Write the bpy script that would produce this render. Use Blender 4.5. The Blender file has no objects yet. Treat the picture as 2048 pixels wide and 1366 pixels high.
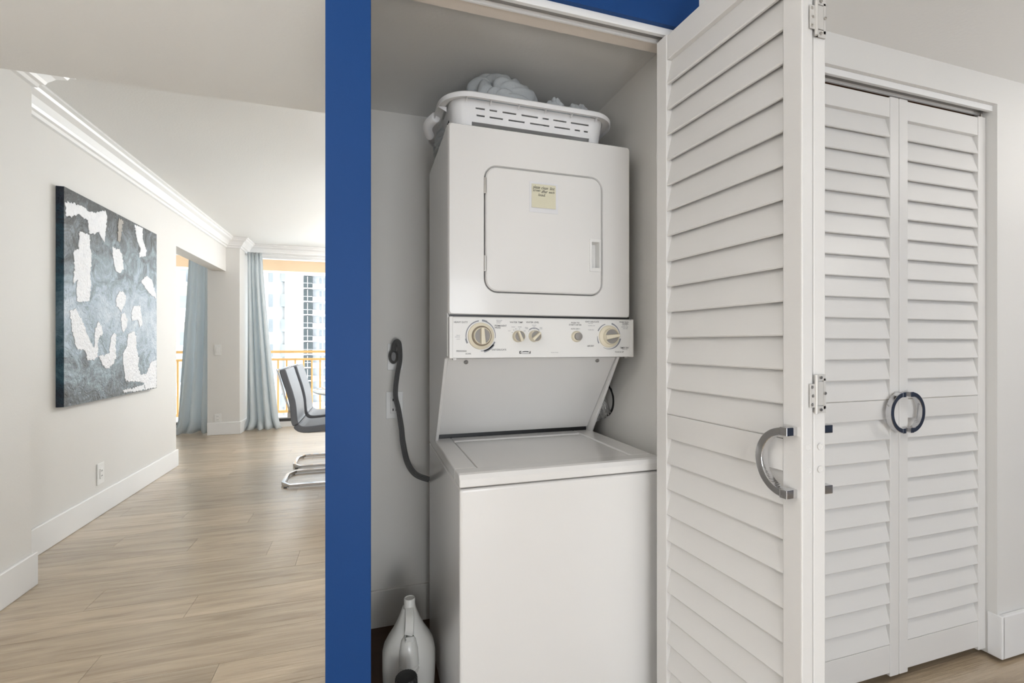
import bpy, bmesh, math, random
from math import sin, cos, pi, radians
from mathutils import Vector, Matrix, noise

random.seed(7); noise.seed_set(3)
sc = bpy.context.scene
C = sc.collection

# ------------------------------------------------------------------ camera, world, light, exposure
cam_d = bpy.data.cameras.new('camera'); cam = bpy.data.objects.new('camera', cam_d); C.objects.link(cam)
cam.location = (0, 0, 1.15); cam.rotation_euler = (pi/2, 0, radians(-17.3))
cam_d.sensor_width = 36; cam_d.lens = 36*925/2048; cam_d.shift_y = 5/2048; cam_d.clip_start = .02; cam_d.clip_end = 500
sc.camera = cam
w = bpy.data.worlds.new('sky'); sc.world = w; w.use_nodes = True
wb = w.node_tree.nodes['Background']; wb.inputs[0].default_value = (.90, .95, 1, 1); wb.inputs[1].default_value = 5.8
sun_d = bpy.data.lights.new('sun', 'SUN'); sun = bpy.data.objects.new('sun', sun_d); C.objects.link(sun)
sun_d.energy = 2.0; sun_d.angle = radians(2); sun_d.color = (1, .95, .88)
sun.rotation_euler = (radians(48), 0, radians(-35))
sc.view_settings.view_transform = 'Standard'; sc.view_settings.look = 'None'
sc.view_settings.exposure = 0.05; sc.view_settings.gamma = 1; sc.view_settings.use_curve_mapping = False

def area(name, loc, rot, sx, sy, power, col=(1, 1, 1), shape='RECTANGLE', portal=False, spread=180):
    d = bpy.data.lights.new(name, 'AREA'); o = bpy.data.objects.new(name, d); C.objects.link(o)
    d.shape = shape; d.size = sx
    if shape == 'RECTANGLE': d.size_y = sy
    d.energy = power; d.color = col; d.spread = radians(spread)
    if portal: d.cycles.is_portal = True
    o.location = loc; o.rotation_euler = [radians(a) for a in rot]
    return o
# daylight entering by the windows (portals only steer sampling of the sky)
area('window_portal', (.9, 7.22, 1.25), (-90, 0, 0), 5.0, 2.3, 1, portal=True)
area('window_portal', (-3.0, 7.22, 1.25), (-90, 0, 0), 2.2, 2.3, 1, portal=True)
area('window_portal', (.6, -3.72, 1.1), (90, 0, 0), 2.0, 1.9, 1, portal=True)  # sky portal of the opening added in the rear wall

area('window_portal', (-1.92, -1.75, 1.10), (0, -90, 0), 1.96, 1.1, 1, portal=True)  # sky portal of the opening added in the left wall

# ------------------------------------------------------------------ materials
MATS = {}
def mat(name, col, rough=.5, metal=0, noise_amt=0, nscale=8, bump=0, bscale=40, spec=.5, stretch=(1, 1, 1), coat=0, col2=None, trans=0, ior=1.45, alpha=1, sss=0):
    m = bpy.data.materials.new(name); m.use_nodes = True; nt = m.node_tree; N = nt.nodes; L = nt.links
    b = N['Principled BSDF']
    b.inputs['Base Color'].default_value = (*col, 1); b.inputs['Roughness'].default_value = rough; b.inputs['Metallic'].default_value = metal
    b.inputs['Specular IOR Level'].default_value = spec; b.inputs['IOR'].default_value = ior
    if coat: b.inputs['Coat Weight'].default_value = coat; b.inputs['Coat Roughness'].default_value = .08
    if trans: b.inputs['Transmission Weight'].default_value = trans
    if sss: b.inputs['Subsurface Weight'].default_value = sss; b.inputs['Subsurface Radius'].default_value = (.02, .02, .02)
    tc = N.new('ShaderNodeTexCoord'); mp = N.new('ShaderNodeMapping'); mp.inputs['Scale'].default_value = stretch
    L.new(tc.outputs['Object'], mp.inputs['Vector'])
    n1 = N.new('ShaderNodeTexNoise'); n1.inputs['Scale'].default_value = nscale; n1.inputs['Detail'].default_value = 4
    L.new(mp.outputs[0], n1.inputs['Vector'])
    mx = N.new('ShaderNodeMix'); mx.data_type = 'RGBA'
    c2 = col2 if col2 else tuple(c*(1-noise_amt) for c in col)
    mx.inputs[6].default_value = (*col, 1); mx.inputs[7].default_value = (*c2, 1)
    L.new(n1.outputs['Fac'], mx.inputs[0]); L.new(mx.outputs[2], b.inputs['Base Color'])
    if bump:
        n2 = N.new('ShaderNodeTexNoise'); n2.inputs['Scale'].default_value = bscale; n2.inputs['Detail'].default_value = 5
        L.new(mp.outputs[0], n2.inputs['Vector'])
        bp = N.new('ShaderNodeBump'); bp.inputs['Strength'].default_value = bump; bp.inputs['Distance'].default_value = .01
        L.new(n2.outputs['Fac'], bp.inputs['Height']); L.new(bp.outputs[0], b.inputs['Normal'])
    MATS[name] = m
    return m
WALL = mat('wall_paint', (.72, .71, .69), .6, noise_amt=.03, nscale=3, bump=.05, bscale=120)
WALLC = mat('closet_paint', (.75, .735, .705), .6, noise_amt=.05, nscale=3, bump=.05, bscale=120)
CEIL = mat('ceiling_paint', (.80, .80, .79), .75, noise_amt=.02, nscale=3, bump=.08, bscale=90)
BLUE = mat('blue_paint', (.008, .055, .205), .5, noise_amt=.12, nscale=4, bump=.05, bscale=60, spec=.25)
TRIM = mat('trim_paint', (.80, .80, .80), .35, noise_amt=.02, nscale=5)
DOORW = mat('door_paint', (.71, .70, .685), .38, noise_amt=.03, nscale=6, bump=.06, bscale=50, stretch=(.15, 1, 1))
ENAMEL = mat('white_enamel', (.76, .75, .735), .18, noise_amt=.02, nscale=6, coat=.3)
PANEL = mat('panel_plastic', (.77, .765, .75), .35, noise_amt=.02, nscale=10)
CREAM = mat('cream_plastic', (.72, .66, .52), .38, noise_amt=.05, nscale=30)
GREYP = mat('grey_plastic', (.30, .285, .27), .45, noise_amt=.1, nscale=30)
BROWNP = mat('brown_ring', (.22, .17, .11), .4, noise_amt=.1, nscale=20)
INK = mat('ink', (.035, .035, .04), .6, noise_amt=.1, nscale=20)
INKG = mat('ink_grey', (.26, .27, .30), .6, noise_amt=.1, nscale=20)
BLACK = mat('black_plastic', (.012, .012, .013), .35, noise_amt=.2, nscale=20)
DARKGAP = mat('dark_metal', (.05, .047, .045), .5, noise_amt=.2, nscale=20)
TRACKM = mat('track_metal', (.33, .32, .31), .35, .6, noise_amt=.1, nscale=20)
WOODB = mat('brown_wood', (.16, .075, .035), .55, noise_amt=.3, nscale=10, stretch=(.2, 3, 3))
PINKW = mat('primed_wood', (.74, .67, .60), .6, noise_amt=.05, nscale=8, stretch=(.1, 2, 2))
CHROME = mat('chrome', (.64, .64, .65), .09, 1, noise_amt=.03, nscale=9)
NICKEL = mat('painted_hinge', (.60, .585, .56), .35, .15, noise_amt=.05, nscale=20)
STEEL = mat('brushed_steel', (.62, .60, .57), .28, 1, noise_amt=.05, nscale=30)
FOIL = mat('duct_foil', (.78, .78, .77), .28, .75, noise_amt=.35, nscale=60, bump=1.0, bscale=90)
CORDM = mat('cord_rubber', (.105, .105, .105), .42, noise_amt=.2, nscale=30)
CURT = mat('curtain_linen', (.74, .775, .79), .85, noise_amt=.07, nscale=25, bump=.12, bscale=260, stretch=(1, 1, .25))
def translucent(m, f):
    nt = m.node_tree; N = nt.nodes; L = nt.links; b = N['Principled BSDF']; out = N['Material Output']
    tr = N.new('ShaderNodeBsdfTranslucent'); x = N.new('ShaderNodeMixShader'); x.inputs[0].default_value = f
    src = b.inputs['Base Color'].links[0].from_socket
    L.new(src, tr.inputs[0]); L.new(b.outputs[0], x.inputs[1]); L.new(tr.outputs[0], x.inputs[2]); L.new(x.outputs[0], out.inputs[0])
translucent(CURT, .5)
LAUN = mat('laundry_cotton', (.48, .505, .52), .9, noise_amt=.12, nscale=14, bump=.25, bscale=120)
BASK = mat('basket_plastic', (.80, .80, .81), .28, noise_amt=.02, nscale=10, sss=.05)
JUGM = mat('jug_plastic', (.74, .74, .71), .33, noise_amt=.03, nscale=12, sss=.08)
LABR = mat('label_red', (.55, .03, .03), .4, noise_amt=.1, nscale=20)
LABB = mat('label_blue', (.03, .22, .55), .4, noise_amt=.1, nscale=20)
BOTW = mat('bottle_white', (.7, .7, .7), .35, noise_amt=.03, nscale=12)
LEATH = mat('grey_leather', (.17, .18, .205), .40, noise_amt=.10, nscale=20, bump=.1, bscale=150)
GLASST = mat('white_glass', (.78, .82, .82), .06, noise_amt=.02, nscale=3)
NOTE = mat('note_paper', (.68, .65, .50), .8, noise_amt=.04, nscale=20)
TAPE = mat('clear_tape', (.72, .72, .74), .3, noise_amt=.02, nscale=20)
DARKFL = mat('closet_floor_wood', (.10, .048, .026), .5, noise_amt=.5, nscale=14, stretch=(.3, 2, 1))
OUTLET = mat('outlet_plastic', (.78, .78, .77), .35, noise_amt=.02, nscale=20)
ORANGE = mat('orange_rail', (.84, .50, .19), .5, noise_amt=.05, nscale=8)
PEACH = mat('peach_stucco', (.70, .55, .40), .9, noise_amt=.04, nscale=4, bump=.1, bscale=80)
BALC = mat('balcony_tile', (.78, .77, .75), .7, noise_amt=.08, nscale=6)
STUCW = mat('white_stucco', (.42, .425, .435), .9, noise_amt=.03, nscale=.3)
STUCY = mat('cream_stucco', (.42, .40, .34), .9, noise_amt=.04, nscale=.3)
FARGLASS = mat('dark_window_glass', (.05, .06, .062), .3, noise_amt=.5, nscale=.8)
MIDGLASS = mat('grey_window_glass', (.26, .28, .30), .4, noise_amt=.3, nscale=.8)
RAILGL = mat('balcony_glass', (.44, .47, .50), .2, noise_amt=.2, nscale=.5)
WINF = mat('window_frame_white', (.78, .78, .78), .4, noise_amt=.02, nscale=10)
LAMPT = mat('lamp_trim', (.8, .8, .8), .4, noise_amt=.02, nscale=10)
CUPM = mat('clear_cup', (.72, .72, .69), .18, noise_amt=.03, nscale=12)

def glass_mat():
    m = bpy.data.materials.new('window_glass'); m.use_nodes = True; N = m.node_tree.nodes; L = m.node_tree.links
    N.remove(N['Principled BSDF'])
    t = N.new('ShaderNodeBsdfTransparent'); g = N.new('ShaderNodeBsdfGlossy'); g.inputs['Roughness'].default_value = .02
    x = N.new('ShaderNodeMixShader'); f = N.new('ShaderNodeFresnel'); f.inputs['IOR'].default_value = 1.25
    t.inputs[0].default_value = (.96, .98, .98, 1)
    L.new(f.outputs[0], x.inputs[0]); L.new(t.outputs[0], x.inputs[1]); L.new(g.outputs[0], x.inputs[2]); L.new(x.outputs[0], N['Material Output'].inputs[0])
    return m
GLASS = glass_mat()
def lamp_mat(st=6):
    m = bpy.data.materials.new('lamp_lens'); m.use_nodes = True; b = m.node_tree.nodes['Principled BSDF']
    b.inputs['Emission Color'].default_value = (1, .98, .95, 1); b.inputs['Emission Strength'].default_value = st
    return m
LENS = lamp_mat()

def plank_mat():
    m = bpy.data.materials.new('oak_plank'); m.use_nodes = True; nt = m.node_tree; N = nt.nodes; L = nt.links
    b = N['Principled BSDF']
    tc = N.new('ShaderNodeTexCoord'); oi = N.new('ShaderNodeObjectInfo')
    mul = N.new('ShaderNodeMath'); mul.operation = 'MULTIPLY'; mul.inputs[1].default_value = 37
    L.new(oi.outputs['Random'], mul.inputs[0])
    add = N.new('ShaderNodeVectorMath'); add.operation = 'ADD'
    L.new(tc.outputs['Object'], add.inputs[0]); L.new(mul.outputs[0], add.inputs[1])
    mp = N.new('ShaderNodeMapping'); mp.inputs['Scale'].default_value = (1.1, 11, 1); L.new(add.outputs[0], mp.inputs[0])
    n = N.new('ShaderNodeTexNoise'); n.inputs['Scale'].default_value = 2.2; n.inputs['Detail'].default_value = 7; n.inputs['Roughness'].default_value = .62; n.inputs['Distortion'].default_value = .6
    L.new(mp.outputs[0], n.inputs['Vector'])
    r = N.new('ShaderNodeValToRGB'); L.new(n.outputs['Fac'], r.inputs[0])
    e = r.color_ramp.elements; e[0].position = .25; e[0].color = (.26, .19, .12, 1); e[1].position = .72; e[1].color = (.52, .42, .30, 1)
    k = e.new(.48); k.color = (.41, .32, .22, 1)
    hs = N.new('ShaderNodeHueSaturation'); L.new(r.outputs[0], hs.inputs['Color'])
    mr = N.new('ShaderNodeMapRange'); mr.inputs[3].default_value = .90; mr.inputs[4].default_value = 1.10
    L.new(oi.outputs['Random'], mr.inputs[0]); L.new(mr.outputs[0], hs.inputs['Value']); L.new(hs.outputs[0], b.inputs['Base Color'])
    mp2 = N.new('ShaderNodeMapping'); mp2.inputs['Scale'].default_value = (2, 60, 1); L.new(add.outputs[0], mp2.inputs[0])
    n2 = N.new('ShaderNodeTexNoise'); n2.inputs['Scale'].default_value = 2; n2.inputs['Detail'].default_value = 5; L.new(mp2.outputs[0], n2.inputs['Vector'])
    bp = N.new('ShaderNodeBump'); bp.inputs['Strength'].default_value = .35; bp.inputs['Distance'].default_value = .004
    L.new(n2.outputs['Fac'], bp.inputs['Height']); L.new(bp.outputs[0], b.inputs['Normal'])
    b.inputs['Roughness'].default_value = .30; b.inputs['Coat Weight'].default_value = .55; b.inputs['Coat Roughness'].default_value = .2; b.inputs['Coat IOR'].default_value = 1.6
    L.new(bp.outputs[0], b.inputs['Coat Normal'])
    return m
PLANK = plank_mat()

def canvas_mat(name, dark):
    m = bpy.data.materials.new(name); m.use_nodes = True; nt = m.node_tree; N = nt.nodes; L = nt.links
    b = N['Principled BSDF']; b.inputs['Roughness'].default_value = .55
    tc = N.new('ShaderNodeTexCoord')
    n = N.new('ShaderNodeTexNoise'); n.inputs['Scale'].default_value = 5.5; n.inputs['Detail'].default_value = 10; n.inputs['Roughness'].default_value = .68; n.inputs['Distortion'].default_value = 1.6
    L.new(tc.outputs['Object'], n.inputs['Vector'])
    # broad painted fields: pale blue middle, dark grey-green upper and lower edges
    sp = N.new('ShaderNodeSeparateXYZ'); L.new(tc.outputs['Object'], sp.inputs[0])
    q = N.new('ShaderNodeMath'); q.operation = 'SUBTRACT'; L.new(sp.outputs['Z'], q.inputs[0]); q.inputs[1].default_value = .56
    ab = N.new('ShaderNodeMath'); ab.operation = 'ABSOLUTE'; L.new(q.outputs[0], ab.inputs[0])
    ma = N.new('ShaderNodeMath'); ma.operation = 'MULTIPLY_ADD'; L.new(ab.outputs[0], ma.inputs[0]); ma.inputs[1].default_value = -.62; ma.inputs[2].default_value = .21
    sm = N.new('ShaderNodeMath'); sm.operation = 'ADD'; L.new(n.outputs['Fac'], sm.inputs[0]); L.new(ma.outputs[0], sm.inputs[1])
    mb = N.new('ShaderNodeMath'); mb.operation = 'MULTIPLY_ADD'; L.new(sp.outputs['Y'], mb.inputs[0]); mb.inputs[1].default_value = .10; L.new(sm.outputs[0], mb.inputs[2])
    r = N.new('ShaderNodeValToRGB'); L.new(mb.outputs[0], r.inputs[0])
    e = r.color_ramp.elements
    e[0].position = .25; e[1].position = .85
    if dark:
        e[0].color = (.004, .012, .028, 1); e[1].color = (.16, .24, .30, 1); e.new(.5).color = (.02, .075, .11, 1)
    else:
        e[0].color = (.06, .065, .065, 1); e[1].color = (.62, .68, .74, 1)
        e.new(.38).color = (.15, .17, .185, 1); e.new(.50).color = (.25, .31, .345, 1); e.new(.62).color = (.40, .48, .56, 1)
    L.new(r.outputs[0], b.inputs['Base Color'])
    v = N.new('ShaderNodeTexNoise'); v.inputs['Scale'].default_value = 22; v.inputs['Detail'].default_value = 6; v.inputs['Distortion'].default_value = 2.5; L.new(tc.outputs['Object'], v.inputs['Vector'])
    bp = N.new('ShaderNodeBump'); bp.inputs['Strength'].default_value = .9; bp.inputs['Distance'].default_value = .012
    L.new(v.outputs['Fac'], bp.inputs['Height']); L.new(bp.outputs[0], b.inputs['Normal'])
    return m
CANV = canvas_mat('canvas_paint', False); CANVD = canvas_mat('canvas_edge_paint', True)
IMPW = mat('impasto_white', (.90, .90, .92), .6, col2=(.76, .78, .82), nscale=18, bump=1.0, bscale=60)
IMPT = mat('impasto_taupe', (.46, .43, .39), .6, noise_amt=.3, nscale=18, bump=.8, bscale=60)

# ------------------------------------------------------------------ mesh helpers
def box(bm, x0, x1, y0, y1, z0, z1):
    v = [bm.verts.new(p) for p in ((x0,y0,z0),(x1,y0,z0),(x1,y1,z0),(x0,y1,z0),(x0,y0,z1),(x1,y0,z1),(x1,y1,z1),(x0,y1,z1))]
    for f in ((3,2,1,0),(4,5,6,7),(0,1,5,4),(1,2,6,5),(2,3,7,6),(3,0,4,7)): bm.faces.new([v[i] for i in f])
    return v
def B(*b):
    bm = bmesh.new()
    for q in b: box(bm, *q)
    return bm
def prism(bm, pts, axis, a, b):
    """polygon pts (2D) extruded along axis from a to b"""
    def mk(p, t):
        if axis == 'x': return (t, p[0], p[1])
        if axis == 'y': return (p[0], t, p[1])
        return (p[0], p[1], t)
    A = [bm.verts.new(mk(p, a)) for p in pts]; Bv = [bm.verts.new(mk(p, b)) for p in pts]
    n = len(pts)
    for i in range(n): bm.faces.new((A[i], A[(i+1) % n], Bv[(i+1) % n], Bv[i]))
    bm.faces.new(A[::-1]); bm.faces.new(Bv)
def loft(bm, rings, close=True, cap=True):
    R = [[bm.verts.new(p) for p in r] for r in rings]
    n = len(R[0])
    for a, b in zip(R, R[1:]):
        for i in range(n if close else n-1):
            bm.faces.new((a[i], a[(i+1) % n], b[(i+1) % n], b[i]))
    if cap and close:
        bm.faces.new(R[0][::-1]); bm.faces.new(R[-1])
    return R
def smooth_path(pts, k=6):
    P = [Vector(p) for p in pts]; out = []
    for i in range(len(P)-1):
        p0 = P[max(i-1, 0)]; p1 = P[i]; p2 = P[i+1]; p3 = P[min(i+2, len(P)-1)]
        for j in range(k):
            t = j/k
            out.append(.5*((2*p1)+(-p0+p2)*t+(2*p0-5*p1+4*p2-p3)*t*t+(-p0+3*p1-3*p2+p3)*t**3))
    out.append(P[-1]); return out
def tube(bm, pts, r, n=8, sect=None, up=Vector((0, 0, 1)), closed=False):
    """sweep; sect = list of 2D offsets (side, up)"""
    P = [Vector(p) for p in pts]; rings = []
    for i, p in enumerate(P):
        if closed: t = P[(i+1) % len(P)]-P[i-1]
        else: t = P[min(i+1, len(P)-1)]-P[max(i-1, 0)]
        t.normalize()
        s = t.cross(up)
        if s.length < .05: s = t.cross(Vector((0, 1, 0)))
        s.normalize(); u = s.cross(t)
        rr = r[i] if isinstance(r, (list, tuple)) else r
        if sect: rings.append([p+s*a+u*b for a, b in sect])
        else: rings.append([p+s*(rr*cos(2*pi*k/n))+u*(rr*sin(2*pi*k/n)) for k in range(n)])
    if closed: rings.append(rings[0])
    return loft(bm, rings, cap=not closed)
def disc(bm, c, axis, prof, n=32):
    """lathe about axis through c; prof = [(radius, offset along axis)]"""
    c = Vector(c); rings = []
    for r, h in prof:
        ring = []
        for k in range(n):
            a = 2*pi*k/n
            if axis == 'y': ring.append(c+Vector((r*cos(a), h, r*sin(a))))
            elif axis == 'x': ring.append(c+Vector((h, r*cos(a), r*sin(a))))
            else: ring.append(c+Vector((r*cos(a), r*sin(a), h)))
        rings.append(ring)
    loft(bm, rings)
def rrect(x0, x1, z0, z1, r, n=6):
    out = []
    for cx, cz, a0 in ((x1-r, z1-r, 0), (x0+r, z1-r, 90), (x0+r, z0+r, 180), (x1-r, z0+r, 270)):
        for k in range(n+1):
            a = radians(a0+90*k/n); out.append((cx+r*cos(a), cz+r*sin(a)))
    return out

def tag(o, label=None, cat=None, group=None, kind=None):
    if label: o['label'] = label
    if cat: o['category'] = cat
    if group: o['group'] = group
    if kind: o['kind'] = kind
    return o
def wloc(o):
    v = Vector((0, 0, 0))
    while o: v += o.location; o = o.parent
    return v
def obj(name, bm, m, parent=None, bevel=0, smooth=False, local=False, seg=2, origin=True, sharp=40):
    """bm in world metres (or in the parent's frame with local=True) -> one mesh object"""
    bmesh.ops.recalc_face_normals(bm, faces=bm.faces)
    off = Vector((0, 0, 0))
    if not local:
        if parent: off = wloc(parent)
        elif origin:
            xs = [v.co.x for v in bm.verts]; ys = [v.co.y for v in bm.verts]; zs = [v.co.z for v in bm.verts]
            off = Vector(((min(xs)+max(xs))/2, (min(ys)+max(ys))/2, min(zs)))
        for v in bm.verts: v.co -= off
    me = bpy.data.meshes.new(name); bm.to_mesh(me); bm.free()
    if smooth:
        for p in me.polygons: p.use_smooth = True
        me.set_sharp_from_angle(angle=radians(sharp))
    if m: me.materials.append(m)
    o = bpy.data.objects.new(name, me); C.objects.link(o)
    if parent: o.parent = parent
    elif not local: o.location = off
    if bevel:
        md = o.modifiers.new('bevel', 'BEVEL'); md.width = bevel; md.segments = seg; md.limit_method = 'ANGLE'; md.angle_limit = radians(40)
        md.harden_normals = False
    return o
def thing(name, loc, label, cat, group=None, rz=0):
    o = bpy.data.objects.new(name, None); C.objects.link(o); o.location = loc; o.rotation_euler = (0, 0, rz); o.empty_display_size = .1
    return tag(o, label, cat, group)
def struct(name, bm, m, label=None, parent=None, bevel=0, **k):
    o = obj(name, bm, m, parent, bevel, **k)
    if not parent: tag(o, label, None, None, 'structure')
    return o
def copy_tree(o, parent=None):
    c = o.copy(); C.objects.link(c); c.parent = parent
    for ch in list(o.children): copy_tree(ch, c)
    return c

# ------------------------------------------------------------------ structure
HC = 2.13; DC = 2.50; TOPZ = 2.62; FW = 1.09; HD = 2.03
struct('floor', B((-4.3, 3.5, -3.7, 7.3, -.12, -.012)), PLANK, 'light oak plank floor running through hall and dining area')
floor = bpy.data.objects['floor']
# individual planks: run along X, laid staggered
PW = .181; PL = 1.22; pmesh = {}
def plank_mesh(L):
    key = round(L, 2)
    if key not in pmesh:
        bm = B((0, key-.0012, 0, PW-.001, 0, .012)); bmesh.ops.recalc_face_normals(bm, faces=bm.faces)
        me = bpy.data.meshes.new('plank'); bm.to_mesh(me); bm.free(); me.materials.append(PLANK); pmesh[key] = me
    return pmesh[key]
def plank(x, y, L):
    o = bpy.data.objects.new('plank', plank_mesh(L)); C.objects.link(o); o.parent = floor
    o.location = Vector((x, y, -.012))-floor.location
rows = []
y = -.45; i = 0
while y < 7.05:
    x0, x1 = (-1.53, 3.45) if y < .95 else ((-1.73, -.05) if y < 2.0 else ((-1.75, 3.0) if y < 5.05 else (-3.6, 3.0)))
    if .8 < y < .95: pass
    x = x0 - [0, .43, .85, .21, .64, 1.05][i % 6]
    while x < x1:
        a = max(x, x0-.02); b = min(x+PL, x1)
        if b-a > .04: plank(a, y, b-a)
        x += PL
    y += PW; i += 1
for j in range(2):   # strip of planks in front of the closets
    pass
struct('closet_floor', B((.0, .93, 1.13, 1.97, -.012, .004)), DARKFL, 'dark brown floor inside the laundry closet')

# ceilings
struct('ceiling', B((-1.9, 3.5, -3.8, 2.11, HC, TOPZ+.1)), CEIL, 'low white ceiling over the hall')
struct('ceiling_dining', B((-4.4, 3.5, 2.11, 7.3, DC, TOPZ+.1)), CEIL, 'higher white ceiling over the dining area')
struct('ceiling_closet', B((0, .93, 1.19, 1.97, 2.10, HC)), CEIL, 'white textured ceiling of the laundry closet')
struct('sun_block_slab', B((-4.6, 3.7, -3.9, 7.4, TOPZ+.1, TOPZ+.2)), CEIL)  # unseen slab added over the ceilings to keep the sun out
# left side
struct('wall_left', B((-1.9, -1.525, -3.7, -2.3, 0, TOPZ), (-1.9, -1.525, -1.2, 2.775, 0, TOPZ), (-1.9, -1.525, -2.3, -1.2, 0, .12), (-1.9, -1.525, -2.3, -1.2, 2.08, TOPZ)), WALL, 'white wall of the hall at the far left')  # window opening behind the camera is added to bring daylight from the left
struct('wall_partition', B((-1.877, -1.727, 2.775, 5.106, 0, TOPZ), (-1.877, -1.727, 5.106, 6.70, 2.075, TOPZ)), WALL, 'pale grey wall with the painting and an opening beyond')
struct('wall_pier', B((-1.93, -1.57, 6.70, 7.14, 0, TOPZ)), WALL, 'grey pier with light switch between the two curtains')
struct('wall_alcove', B((-4.3, -4.2, 2.6, 7.2, 0, TOPZ), (-4.2, -1.877, 2.6, 2.7, 0, TOPZ)), WALL)
# window wall
struct('wall_window', B((-4.3, 3.5, 7.10, 7.24, 2.375, TOPZ), (-4.3, 3.5, 7.08, 7.24, -.1, .072), (3.3, 3.5, 7.1, 7.24, 0, TOPZ)), TRIM, 'white head and curb of the window wall')
struct('wall_right', B((3.4, 3.5, 1.09, 7.2, 0, TOPZ)), WALL)
struct('wall_right_hall', B((3.4, 3.5, -3.7, 1.09, 0, TOPZ)), mat('navy_for_reflection', (.010, .022, .055), .5, noise_amt=.1))  # unseen wall, made navy so the chrome pulls reflect something dark
# unseen rear wall, dark for the chrome, window opening added to admit daylight
struct('wall_rear', B((-1.6, 3.5, -3.7, -3.6, 0, .15), (-1.6, 3.5, -3.7, -3.6, 2.05, TOPZ), (-1.6, -.4, -3.7, -3.6, 0, TOPZ), (1.6, 3.5, -3.7, -3.6, 0, TOPZ)), BLUE)
# closet walls
struct('wall_closet_back', B((-.089, 3.4, 1.956, 2.06, 0, TOPZ)), WALLC, 'beige grey back wall of the laundry closet')
struct('wall_closet_right', B((.90, 1.0, 1.19, 1.956, 0, HC)), WALLC, 'grey right side wall of the laundry closet')
struct('wall_closet_left', B((-.089, .003, FW+.02, 1.956, 0, TOPZ)), WALLC, 'partition beside the laundry closet')
struct('wall_blue', B((-.0895, .0066, FW, FW+.02, 0, HC)), BLUE, 'deep blue painted wall end left of the closet', bevel=.0015)
struct('wall_header_blue', B((.0066, .893, FW, FW+.014, HD, HC)), BLUE, 'deep blue header above the laundry closet')
struct('wall_front', B((.893, 1.28, FW, 1.19, 0, HC), (2.215, 3.4, FW, 1.19, 0, HC), (1.28, 2.215, FW, 1.19, HD, HC), (.003, .893, FW+.014, 1.19, HD, HC)), WALL, 'white front wall around the two closets')
struct('wall_far_closet', B((2.3, 2.4, 1.19, 1.956, 0, HC), (1.15, 1.2, 1.19, 1.956, 0, HC)), WALLC)
# baseboards
BH = .157
struct('baseboard_left', B((-1.525, -1.508, -3.5, 2.792, 0, BH), (-1.727, -1.525, 2.775, 2.792, 0, BH)), TRIM, 'white baseboard on the near left wall', bevel=.004)
struct('baseboard_partition', B((-1.727, -1.710, 2.792, 5.118, 0, BH), (-1.877, -1.727, 5.106, 5.118, 0, BH)), TRIM, 'white baseboard under the painting', bevel=.004)
struct('baseboard_pier', B((-1.93, -1.555, 6.684, 6.70, 0, BH), (-1.57, -1.555, 6.70, 7.08, 0, BH)), TRIM, 'white baseboard around the pier', bevel=.004)
struct('baseboard_closet', B((.003, .90, 1.944, 1.956, 0, .152)), WALLC, 'baseboard on the closet back wall', bevel=.003)
struct('baseboard_right', B((2.205, 3.4, FW-.016, FW, 0, BH), (2.2, 2.215, FW-.016, 1.119, 0, BH)), TRIM, 'white baseboard right of the louvered closet', bevel=.004)
# crown moulding: stepped profile extruded along the walls. (out, down)
CP = [(0, 0), (.115, 0), (.115, .012), (.098, .020), (.092, .034), (.062, .052), (.040, .082), (.034, .098), (.020, .104), (.016, .122), (0, .126)]
def crown(name, lab, a, b, nrm, m0, m1):
    """a->b wall line at ceiling, nrm = direction into the room, m0/m1 miter sign at the ends"""
    a = Vector((*a, DC)); b = Vector((*b, DC)); n = Vector((*nrm, 0)); t = (b-a).normalized()
    bm = bmesh.new()
    loft(bm, [[a+n*o-Vector((0, 0, d))-t*(o*m0) for o, d in CP], [b+n*o-Vector((0, 0, d))+t*(o*m1) for o, d in CP]])
    struct(name, bm, TRIM, lab)
crown('trim_1', 'white crown moulding above the painting', (-1.727, 2.775), (-1.727, 6.70), (1, 0), -1, -1)
crown('trim_2', 'white crown moulding on the pier', (-1.727, 6.70), (-1.57, 6.70), (0, -1), -1, 1)
crown('trim_3', 'white crown moulding on the side of the pier', (-1.57, 6.70), (-1.57, 7.10), (1, 0), 1, -1)
crown('trim_4', 'white crown moulding above the dining window', (-1.57, 7.10), (3.3, 7.10), (0, -1), -1, 0)
crown('trim_5', 'white crown moulding on the end of the near wall', (-1.727, 2.775), (-1.525, 2.775), (0, 1), -1, 1)
crown('trim_6', 'white crown moulding on the near left wall', (-1.525, 2.11), (-1.525, 2.775), (1, 0), 0, 1)

# sliding door tracks of both closets
def track(n, x0, x1, lab, gap):
    t = bpy.data.objects.new('trim_%d' % n, None); C.objects.link(t); t.location = (x0, 1.128, HD); tag(t, lab, kind='structure')
    obj('track_flange', B((x0, x1, 1.103, 1.114, HD-.020, HD)), TRIM, t, .001)
    obj('track_flange', B((x0, x1, 1.140, 1.146, HD-.018, HD)), TRIM, t)
    obj('track_channel', B((x0, x1, 1.112, 1.140, HD-.008, HD)), TRACKM, t)
    obj('header_lining', B((x0, x1, 1.146, 1.1905, HD-.012, HD)), gap, t)
track(7, .0066, .893, 'white bifold track under the blue header', PINKW)
track(8, 1.28, 2.203, 'white bifold track above the right louvered doors', WOODB)
obj('wood_lining', B((1.28, 2.203, 1.160, 1.188, 1.975, HD-.012)), WOODB, bpy.data.objects['trim_8'])
struct('trim_9', B((2.203, 2.215, FW, 1.19, 0, HD)), WALL, 'white jamb right of the louvered doors')

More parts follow.
